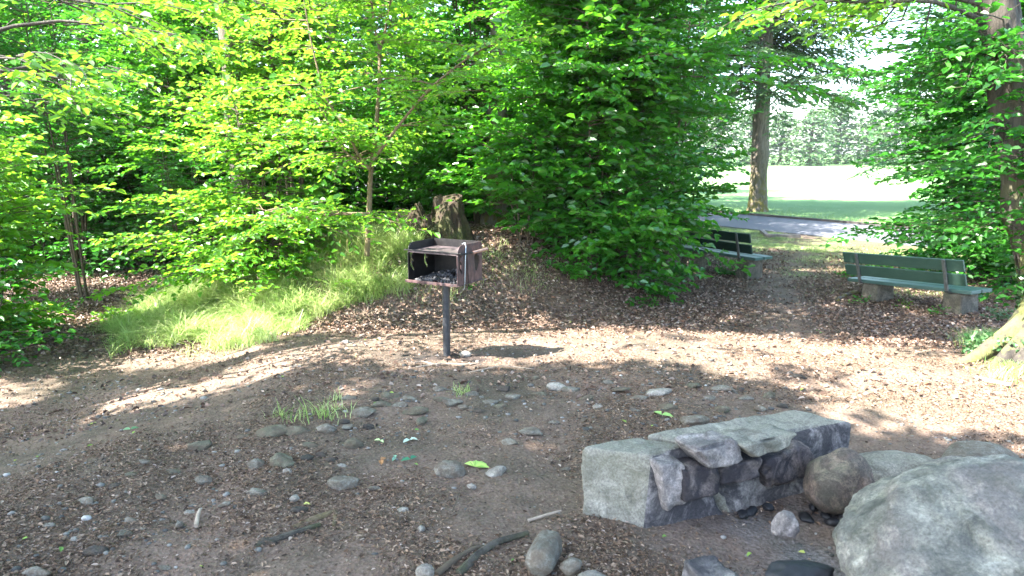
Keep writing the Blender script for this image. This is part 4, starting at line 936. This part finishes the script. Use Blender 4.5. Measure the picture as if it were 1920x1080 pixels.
# ---- far tree line across the field
ta = forest_tree('field_tree', 12, 5.0, 420, .75, 'leaf_far', 'x', .02, 91, 'bark', 'trees along the far side of the field', .9, .42, .4, [.9, 1, .9, .4])
tb = forest_tree('field_tree', 14, 5.5, 420, .8, 'leaf_far', 'x', .02, 92, 'bark', 'trees along the far side of the field', .9, .42, .4, [.8, 1, .95, .5])
ks = 0
for k, px in enumerate([1180, 1235, 1290, 1345, 1400, 1455, 1510, 1560, 1615, 1665, 1720, 1780, 1840, 1910]):
    y = 112 + (k * 29 % 17); o = (ta, tb)[k % 2] if k < 2 else copy_tree((ta, tb)[k % 2]); p = P(px, 400, y)
    o.location = (p.x, y, gz(p.x, y) - .2); o.rotation_euler = (0, 0, k * 2.1); s_ = .75 + .35 * ((k * 7) % 5) / 5; o.scale = (s_, s_, s_ * .9)
    o['label'] = 'pale hazy tree, %s from the left along the far field edge' % ordn[k]

# ------------------------------------------------------------------ grass
def blades(g, pos, h, w, lean, tone, seg=3):
    n = len(pos); a = rng.uniform(0, 2 * np.pi, n); d = np.stack([np.cos(a), np.sin(a), 0 * a], 1); sd_ = np.stack([-np.sin(a + rng.normal(0, .6, n)), np.cos(a), 0 * a], 1)
    V = []
    for k in range(seg + 1):
        t = k / seg; c = pos + d * (h * lean * t ** 2)[:, None]; c[:, 2] += h * (t - .35 * lean * t ** 2.2); ww = w * (1 - t) ** .7 * .5 + .0004
        V += [c + sd_ * ww[:, None], c - sd_ * ww[:, None]]
    V = np.stack(V, 1); kk = np.arange(n)[:, None, None] * (2 * seg + 2); f = np.array([[2 * k, 2 * k + 1, 2 * k + 3, 2 * k + 2] for k in range(seg)])[None]
    q = (kk + f).reshape(-1, 4); g.add(V, np.full(len(q), 4), q, 0, np.repeat(tone, seg))
    return
def gzv(x, y): return hbase(x, y)
def proj(x, y, z):
    """pixel of a world point (used to keep scatter inside the areas the photo shows)"""
    c, s = math.cos(PITCH), math.sin(PITCH); zz = z - CAM_H; dep = y * c - zz * s; upv = y * s + zz * c
    return 960 + 1280 * x / dep, 540 - 1280 * upv / dep
def grass_in(poly_fn, n, area, hr, wr, name, label, seed, mat='grass', lean=(.3, 1.0), clump=1.2):
    global rng
    rng = np.random.default_rng(seed); x, y = rng.uniform(area[0], area[1], n), rng.uniform(area[2], area[3], n); z = gzv(x, y); px, py = proj(x, y, z)
    d = poly_fn(px, py, x, y); keep = rng.random(n) < d; x, y, z = x[keep], y[keep], z[keep]
    cl = np.clip(.75 + .7 * fbm(x * clump * 2, y * clump * 2, 0, 3, seed), .25, 1.4); h = rng.uniform(hr[0], hr[1], len(x)) * cl
    g = Geo(); blades(g, np.stack([x, y, z - .01], 1), h, rng.uniform(wr[0], wr[1], len(x)), rng.uniform(lean[0], lean[1], len(x)), np.clip(rng.normal(.45, .28, len(x)) + .45 * fbm(x * 5, y * 5, 0, 2, seed + 7), 0, 1))
    o = g.obj(name, [M[mat]]); tag(o, label, 'grass', kind='stuff'); return o
def bank(px, py, x, y):
    n2 = fbm(x * 4, y * 4, 0, 3, 15)
    lo = np.interp(px, [200, 260, 420, 520, 600, 680, 760, 800], [655, 640, 640, 622, 600, 568, 540, 520])
    hi = np.interp(px, [200, 260, 420, 520, 640, 760, 860], [600, 588, 520, 490, 465, 448, 440]); n1 = fbm(x * 1.5, y * 1.5, 0, 3, 5)
    return sst(14, -10, py - lo + 26 * n1 + 22 * n2) * sst(-14, 10, py - hi) * (px > 205) * (px < 800) * np.clip(.78 + .7 * n1 + .7 * n2, .05, 1)
grass_in(bank, 230000, (-5.0, -.6, 6.0, 10.2), (.10, .38), (.004, .009), 'grass', 'long sunlit grass covering the bank left of the grill', 101, lean=(.5, 1.5), clump=2.5)
def tufts(px, py, x, y):
    d = 0 * px
    for cx, cy, rx, ry, s in [(980, 505, 50, 26, .9), (935, 480, 35, 18, .6), (1010, 525, 25, 14, .6), (760, 520, 50, 28, .7), (845, 560, 12, 12, .6), (240, 625, 35, 16, 1), (620, 775, 26, 10, .6), (560, 790, 22, 8, .35), (522, 785, 16, 8, .7), (600, 782, 16, 7, .8), (626, 750, 10, 7, .7), (866, 738, 16, 8, .9), (585, 1005, 10, 14, .5), (420, 632, 24, 12, .8)]:
        d = np.maximum(d, s * np.exp(-(((px - cx) / rx) ** 2 + ((py - cy) / ry) ** 2)))
    return d * .8
grass_in(tufts, 260000, (-5, 1.2, 3.0, 9.6), (.04, .16), (.003, .006), 'tufts_of_grass', 'loose green grass tufts among the stones and beside the grill', 102)
grass_in(lambda px, py, x, y: .7 * np.exp(-(((px - 1900) / 40) ** 2 + ((py - 690) / 22) ** 2)) + .5 * np.exp(-(((px - 1845) / 30) ** 2 + ((py - 640) / 14) ** 2)), 90000, (2.8, 5.2, 4.2, 6.8), (.05, .17), (.003, .006), 'tufts_of_grass', 'green grass sprouting round the mossy roots at the right edge', 106)
def verge_d(px, py, x, y):
    v = np.clip(sst(-7, -1, rdist(x, y) + 1.1 * fbm(x * .55, y * .55, 0, 3, 5)) * (rdist(x, y) < -.1) * (.75 + .9 * fbm(x * 1.3, y * 1.3, 0, 3, 55)), 0, 1)
    return v * (px > 1300) * (y > 8.8)
grass_in(verge_d, 160000, (2.5, 10, 8.8, 18), (.02, .06), (.004, .009), 'verge_grass', 'patchy short grass between the benches and the road', 103)
grass_in(lambda px, py, x, y: (rdist(x, y) > RW + .15) * np.exp(-np.abs(rdist(x, y) - RW) / .9) * .8, 90000, (2, 13, 14, 27), (.04, .14), (.006, .012), 'lawn_edge_grass', 'unmown grass along the far kerb and around the larch foot', 104)
def seed_stalks():
    global rng
    rng = np.random.default_rng(105); g = Geo()
    for k in range(70):
        p = at(rng.uniform(380, 760), rng.uniform(470, 560)); h = rng.uniform(.25, .5); a = rng.uniform(0, 6.28)
        tube(g, [p, p + Vector((.02 * math.cos(a), .02 * math.sin(a), h * .6)), p + Vector((.07 * math.cos(a), .07 * math.sin(a), h))], [.0015, .0012, .0008], 4, 0)
        if k % 3 == 0: e = p + Vector((.07 * math.cos(a), .07 * math.sin(a), h)); tube(g, [e, e + Vector((.004, 0, .05)), e + Vector((.006, 0, .09))], [.002, .006, .001], 5, 0)
    o = g.obj('seed_grass', [M['grass_dry']]); tag(o, 'dry pale seed stalks rising above the sunlit grass bank', 'grass', kind='stuff')
seed_stalks()

# ------------------------------------------------------------------ litter on the forest floor
LM = {}
def litter_mat(name, pts, rough=.8):
    m, N, Lk, b = newmat(name); r = ramp(N, pts); Lk.new(attr(N, 'rnd'), r.inputs[0]); Lk.new(r.outputs[0], b.inputs['Base Color']); b.inputs['Roughness'].default_value = rough; return m
M['litter'] = litter_mat('dead_leaves', [(0, (.050, .030, .020)), (.35, (.12, .070, .045)), (.65, (.20, .125, .085)), (.88, (.30, .215, .16)), (.97, (.42, .34, .27)), (1, (.24, .09, .035))], .6)
M['chips'] = litter_mat('duff', [(0, (.022, .014, .008)), (.30, (.095, .054, .029)), (.62, (.21, .130, .078)), (.92, (.33, .235, .16)), (1, (.46, .36, .29))])
M['pebble'] = litter_mat('pebbles', [(0, (.05, .048, .042)), (.5, (.12, .115, .10)), (.9, (.22, .205, .18)), (1, (.42, .40, .37))])
def scatter(n, area, dens, seed):
    r_ = np.random.default_rng(seed); u = r_.random(n); y = area[2] * (area[3] / area[2]) ** u; x = r_.uniform(-1, 1, n) * (y * .80 + .35); ok = (x > area[0]) & (x < area[1]); x, y = x[ok], y[ok]
    ok = r_.random(len(x)) < dens(x, y); x, y = x[ok], y[ok]; return x, y, hbase(x, y) + hdetail(x, y)
def worn(x, y): return np.exp(-((x - np.interp(y, [5.5, 8, 10, 13, 16], [3.0, 3.45, 4.15, 5.6, 7.4]) + .25 * fbm(x * .7, y * .7, 0, 2, 66)) / .55) ** 2) * sst(5.6, 7.0, y)
def not_grass(x, y): return (1 - .88 * worn(x, y)) * (1 - np.clip(sst(-7, -1, rdist(x, y)) * sst(9, 10.5, y) * .9, 0, 1))
def clean(x, y): return (1 - .8 * np.exp(-(((x - 1.22) / .45) ** 2 + ((y - 2.52) / .32) ** 2) ** 1.5)) * (1 - .85 * np.exp(-(((x - g0.x - .05) / 0.75) ** 2 + ((y - g0.y + .08) / 0.27) ** 2) ** 1.2))
def litter():
    global rng
    rng = np.random.default_rng(111); g = Geo()
    # dead leaves, dense under the bushes, sparse in the clearing
    x, y, z = scatter(230000, (-8, 9, 4.2, 14), lambda x, y: clean(x, y) * not_grass(x, y) * np.clip(sst(6.4, 8.4, y + .10 * np.abs(x) + .5 * fbm(x * .8, y * .8, 0, 3, 9)) * 1.0 + .02, 0, 1) * (rdist(x, y) < -.3), 1)
    n = len(x); L = rng.uniform(.020, .052, n); a = rng.uniform(0, 6.28, n)
    add_leaves(g, np.stack([x, y, z + rng.uniform(.002, .022, n)], 1), np.stack([np.cos(a), np.sin(a), rng.normal(0, .3, n)], 1), np.array([0, 0, 1.]) + rng.normal(0, .45, (n, 3)), L, L * rng.uniform(.5, .8, n), 0, rng.random(n), .35, .3)
    o = g.obj('dead_leaves', [M['litter']]); tag(o, 'brown fallen leaves carpeting the ground under the bushes', 'dead leaves', kind='stuff')
    g = Geo()
    x, y, z = scatter(520000, (-8, 8, 1.7, 8.5), lambda x, y: clean(x, y) * np.clip(.60 + .9 * fbm(x * 1.4, y * 1.4, 0, 4, 19), .06, 1), 2)
    n = len(x); L = rng.lognormal(-4.7, .55, n).clip(.004, .028); a = rng.uniform(0, 6.28, n)
    add_leaves(g, np.stack([x, y, z + rng.uniform(.0, .008, n)], 1), np.stack([np.cos(a), np.sin(a), rng.normal(0, .25, n)], 1), np.array([0, 0, 1.]) + rng.normal(0, .5, (n, 3)), L, L * rng.uniform(.12, .6, n), 0, rng.random(n), .3, .2)
    o = g.obj('forest_litter', [M['chips']]); tag(o, 'crumbled bark, needles and leaf bits over the bare clearing', 'forest litter', kind='stuff')
    g = Geo(); d, f = ico(1)
    x, y, z = scatter(9000, (-6, 6, 1.7, 7), lambda x, y: np.clip(.45 + 1.0 * fbm(x * 1.1, y * 1.1, 0, 3, 29), .03, 1), 3)
    n = len(x); s = rng.lognormal(-4.9, .45, n).clip(.003, .022); V = d[None] * (s[:, None] * np.stack([rng.uniform(.8, 1.5, n), rng.uniform(.7, 1.2, n), rng.uniform(.4, .8, n)], 1))[:, None, :] * rng.uniform(.8, 1.15, (n, len(d), 1)) + np.stack([x, y, z + s * .15], 1)[:, None, :]
    q = (np.arange(n)[:, None, None] * len(d) + f[None]).reshape(-1, 3); g.add(V, np.full(len(q), 3), q, 0, np.repeat(rng.random(n), len(f)))
    o = g.obj('gravel', [M['pebble']], None, True); tag(o, 'small pebbles strewn over the bare clearing', 'gravel', kind='stuff')
    # fresh green fallen leaves
    g = Geo(); x, y, z = scatter(100, (-5, 6, 1.8, 8), lambda x, y: .8 + 0 * x, 4); n = len(x); L = rng.uniform(.015, .045, n); a = rng.uniform(0, 6.28, n)
    add_leaves(g, np.stack([x, y, z + .012], 1), np.stack([np.cos(a), np.sin(a), rng.normal(0, .2, n)], 1), np.array([0, 0, 1.]) + rng.normal(0, .3, (n, 3)), L, L * .6)
    o = g.obj('fallen_green_leaves', [litter_mat('fresh_fallen', [(0, (.10, .22, .04)), (.6, (.30, .42, .08)), (1, (.45, .45, .12))])]); tag(o, 'scattered fresh green leaf bits on the bare clearing', 'leaves', kind='stuff')
litter()
# single larger fallen leaves
for k, (px, py, w, c, lb) in enumerate([(890, 880, .075, (.35, .50, .10), 'lime green fallen leaf between the big grey and the pale beige stone'), (770, 866, .05, (.03, .16, .07), 'dark green fallen leaf in the middle of the clearing'),
        (742, 863, .035, (.18, .33, .22), 'grey green fallen leaf beside the dark green one'), (713, 830, .035, (.40, .52, .22), 'small yellow green leaf left of the whitish leaf'), (768, 829, .045, (.45, .55, .42), 'whitish upturned fallen leaf above the dark green one'),
        (714, 868, .045, (.38, .17, .06), 'curled orange brown fallen leaf'), (1240, 782, .07, (.22, .38, .10), 'green fallen leaf behind the near end of the slab'), (245, 809, .05, (.12, .25, .10), 'green leaf on the left slope')]):
    g = Geo(); n = 5 if k == 0 else 2; p = at(px, py); aa = np.linspace(0, 2.4, n) + k
    add_leaves(g, np.zeros((n, 3)) + np.array([0, 0, .014]), np.stack([np.cos(aa), np.sin(aa), .1 + 0 * aa], 1), np.array([[.1, -.2, 1.]]) * np.ones((n, 1)), np.full(n, w), np.full(n, w * .6), 0, np.full(n, .5), .2, .2)
    o = g.obj('fallen_leaf', [litter_mat('fallen_leaf_%s' % 'abcdefgh'[k], [(0, c), (1, c)], .5)]); o.location = p; tag(o, lb, 'leaf', 'single leaves lying on the clearing')
# sticks and roots
def stick(pp, r0, r1, mat, lb, lift=.008, name='stick', cat='stick', seed=0):
    pts = [at(x, y) + Vector((0, 0, lift + (.012 if i in (1, 2) else 0))) for i, (x, y) in enumerate(pp)]; o0 = pts[0].copy(); g = Geo(); n = 5 * len(pts)
    t = np.linspace(0, 1, n); s = np.linspace(0, 1, len(pts)); A = np.stack([np.interp(t, s, [p[k] - o0[k] for p in pts]) for k in range(3)], 1); A[1:-1] = (A[:-2] + 2 * A[1:-1] + A[2:]) / 4
    tube(g, A, np.linspace(r0, r1, n), 8, 0, .25, seed); o = g.obj(name, [M[mat]], None, True); o.location = o0; tag(o, lb, cat, 'sticks and roots on the ground'); return o
M['wood_pale'] = plain('bare_wood', (.32, .25, .19), .8, .35, 30)
stick([(990, 1003), (930, 1025), (895, 1050), (860, 1082)], .010, .018, 'bark_dark', 'long dark root running to the bottom edge by the cylindrical cobble', name='root', cat='root', seed=1)
stick([(935, 1028), (890, 1038), (850, 1062), (820, 1082)], .008, .014, 'twig', 'greyish fork of the dark root at the bottom edge', name='root', cat='root', seed=2)
stick([(780, 690), (830, 686), (870, 688), (902, 682)], .008, .004, 'wood_pale', 'pale bare stick lying right before the grill post', seed=3)
stick([(822, 688), (792, 682), (778, 685)], .006, .004, 'wood_pale', 'short pale stick left of the grill post foot', seed=4)
stick([(880, 700), (940, 690), (1000, 697)], .004, .003, 'wood_pale', 'thin straight twig on the burnt ground right of the grill post', seed=5)
stick([(990, 980), (1030, 972), (1052, 966)], .007, .004, 'wood_pale', 'tan split stick just left of the slab', seed=6)
stick([(848, 968), (855, 955), (860, 938)], .003, .002, 'twig', 'thin upright curved twig low in the clearing', .02, seed=7)
stick([(368, 990), (372, 975), (376, 964)], .010, .006, 'wood_pale', 'broad pale wood splinter on the left slope', .01, seed=8)
stick([(480, 1022), (530, 1008), (600, 985)], .02, .012, 'bark_dark', 'buried dark branch end low in the clearing', -.010, seed=9)
stick([(550, 990), (590, 975), (630, 962), (625, 985)], .018, .012, 'bark_young', 'half buried brown root with a grass tuft beside it', -.008, 'root', 'root', seed=10)
stick([(1570, 565), (1590, 556), (1612, 552)], .03, .02, 'bark_grey', 'mossy branch piece beside the left leg of the right bench', .02, seed=11)
stick([(1830, 712), (1860, 722), (1895, 728)], .02, .015, 'wood_pale', 'sunlit bare root piece near the mossy tree', .01, seed=12)
o = rock('stone', at(872, 668) + Vector((0, 0, .015)), (.05, .03, .03), M['stone_pale'], 301, 3, 7, .1); tag(o, 'small pale crumbled stone touching the grill post foot', 'stone')
# little green plants
def plantlet(px, py, n, h, leaf, mat, lb, seed):
    global rng
    rng = np.random.default_rng(seed); p = at(px, py); g, gs = Geo(), Geo(); az = rng.uniform(0, 6.28, n)
    sprays(g, gs, np.zeros((n, 3)) + np.array([0, 0, .01]), az, rng.uniform(.2, 1.1, n), rng.uniform(.6, 1, n) * h, leaf, .5, .05, .035, .2, .5)
    root = empty('ground_plant', p); tag(root, lb, 'plant', 'small leafy plants on the forest floor'); g.obj('foliage', [M[mat], M['twig']], root); gs.obj('stems', [M['twig']], root)
for k, a_ in enumerate([(1218, 575, 14, .16, .05, 'leaf_mid', 'small plant alone on the leaf litter before the central bush'), (1070, 520, 16, .30, .07, 'leaf_mid', 'plant at the left foot of the central bush'), (1190, 515, 18, .30, .075, 'leaf_mid', 'broad leaved plant under the middle of the central bush'),
        (1275, 520, 14, .28, .08, 'leaf_dark', 'plant under the right side of the central bush'), (1380, 520, 12, .35, .06, 'leaf_dark', 'low shoot reaching toward the pier of the hidden bench'), (1610, 568, 10, .14, .04, 'leaf_mid', 'small plant at the left leg of the right bench'),
        (1695, 577, 12, .10, .035, 'leaf_bright', 'small tuft plant midway under the right bench'), (1758, 592, 10, .12, .045, 'leaf_mid', 'small plant before the right leg of the right bench'), (1875, 600, 26, .22, .035, 'ivy', 'bright sprouting plant between the right bench and the mossy trunk'),
        (120, 585, 12, .2, .05, 'leaf_dark', 'shaded plant at the end of the sunken path'), (650, 545, 10, .2, .05, 'leaf_bright', 'leafy weed on the grassy bank nearer the grill'), (225, 600, 16, .3, .06, 'leaf_bright', 'weed at the left tip of the grassy bank'), (880, 540, 14, .12, .03, 'leaf_mid', 'mossy low plant right behind the grill box')]):
    plantlet(*a_[:7], 400 + k)
# kerbstone remnant by the road
bm = bmesh.new(); o_ = at(1428, 437); e_ = at(1438, 445); f_2 = at(1500, 446)
for a_, c_ in ((o_, e_), (e_, f_2)):
    d_ = (c_ - a_); m_ = (a_ + c_) / 2; bx(bm, m_.x, m_.y, m_.z + .02, d_.length, .10, .12, Matrix.Rotation(math.atan2(d_.y, d_.x), 3, 'Z'))
o = bm_obj('kerb_edging', bm, kerbm, None, bevel=.01); tag(o, 'low pale edging stones at the near side of the road', 'edging')

# ------------------------------------------------------------------ air
bm = bmesh.new(); bmesh.ops.create_cube(bm, size=1); bmesh.ops.transform(bm, matrix=Matrix.Translation((100, 330, 12)) @ Matrix.Diagonal((1000, 900, 32, 1)), verts=bm.verts)
hm = bpy.data.materials.new('haze'); hm.use_nodes = True; hn = hm.node_tree; hn.nodes.remove(hn.nodes['Principled BSDF'])
pv = hn.nodes.new('ShaderNodeVolumePrincipled'); pv.inputs['Color'].default_value = (.86, .95, 1, 1); pv.inputs['Density'].default_value = .0003; pv.inputs['Anisotropy'].default_value = .2
hn.links.new(pv.outputs[0], hn.nodes['Material Output'].inputs['Volume'])
o = bm_obj('haze', bm, hm); tag(o, 'thin pale morning haze over the field', 'haze', kind='stuff')
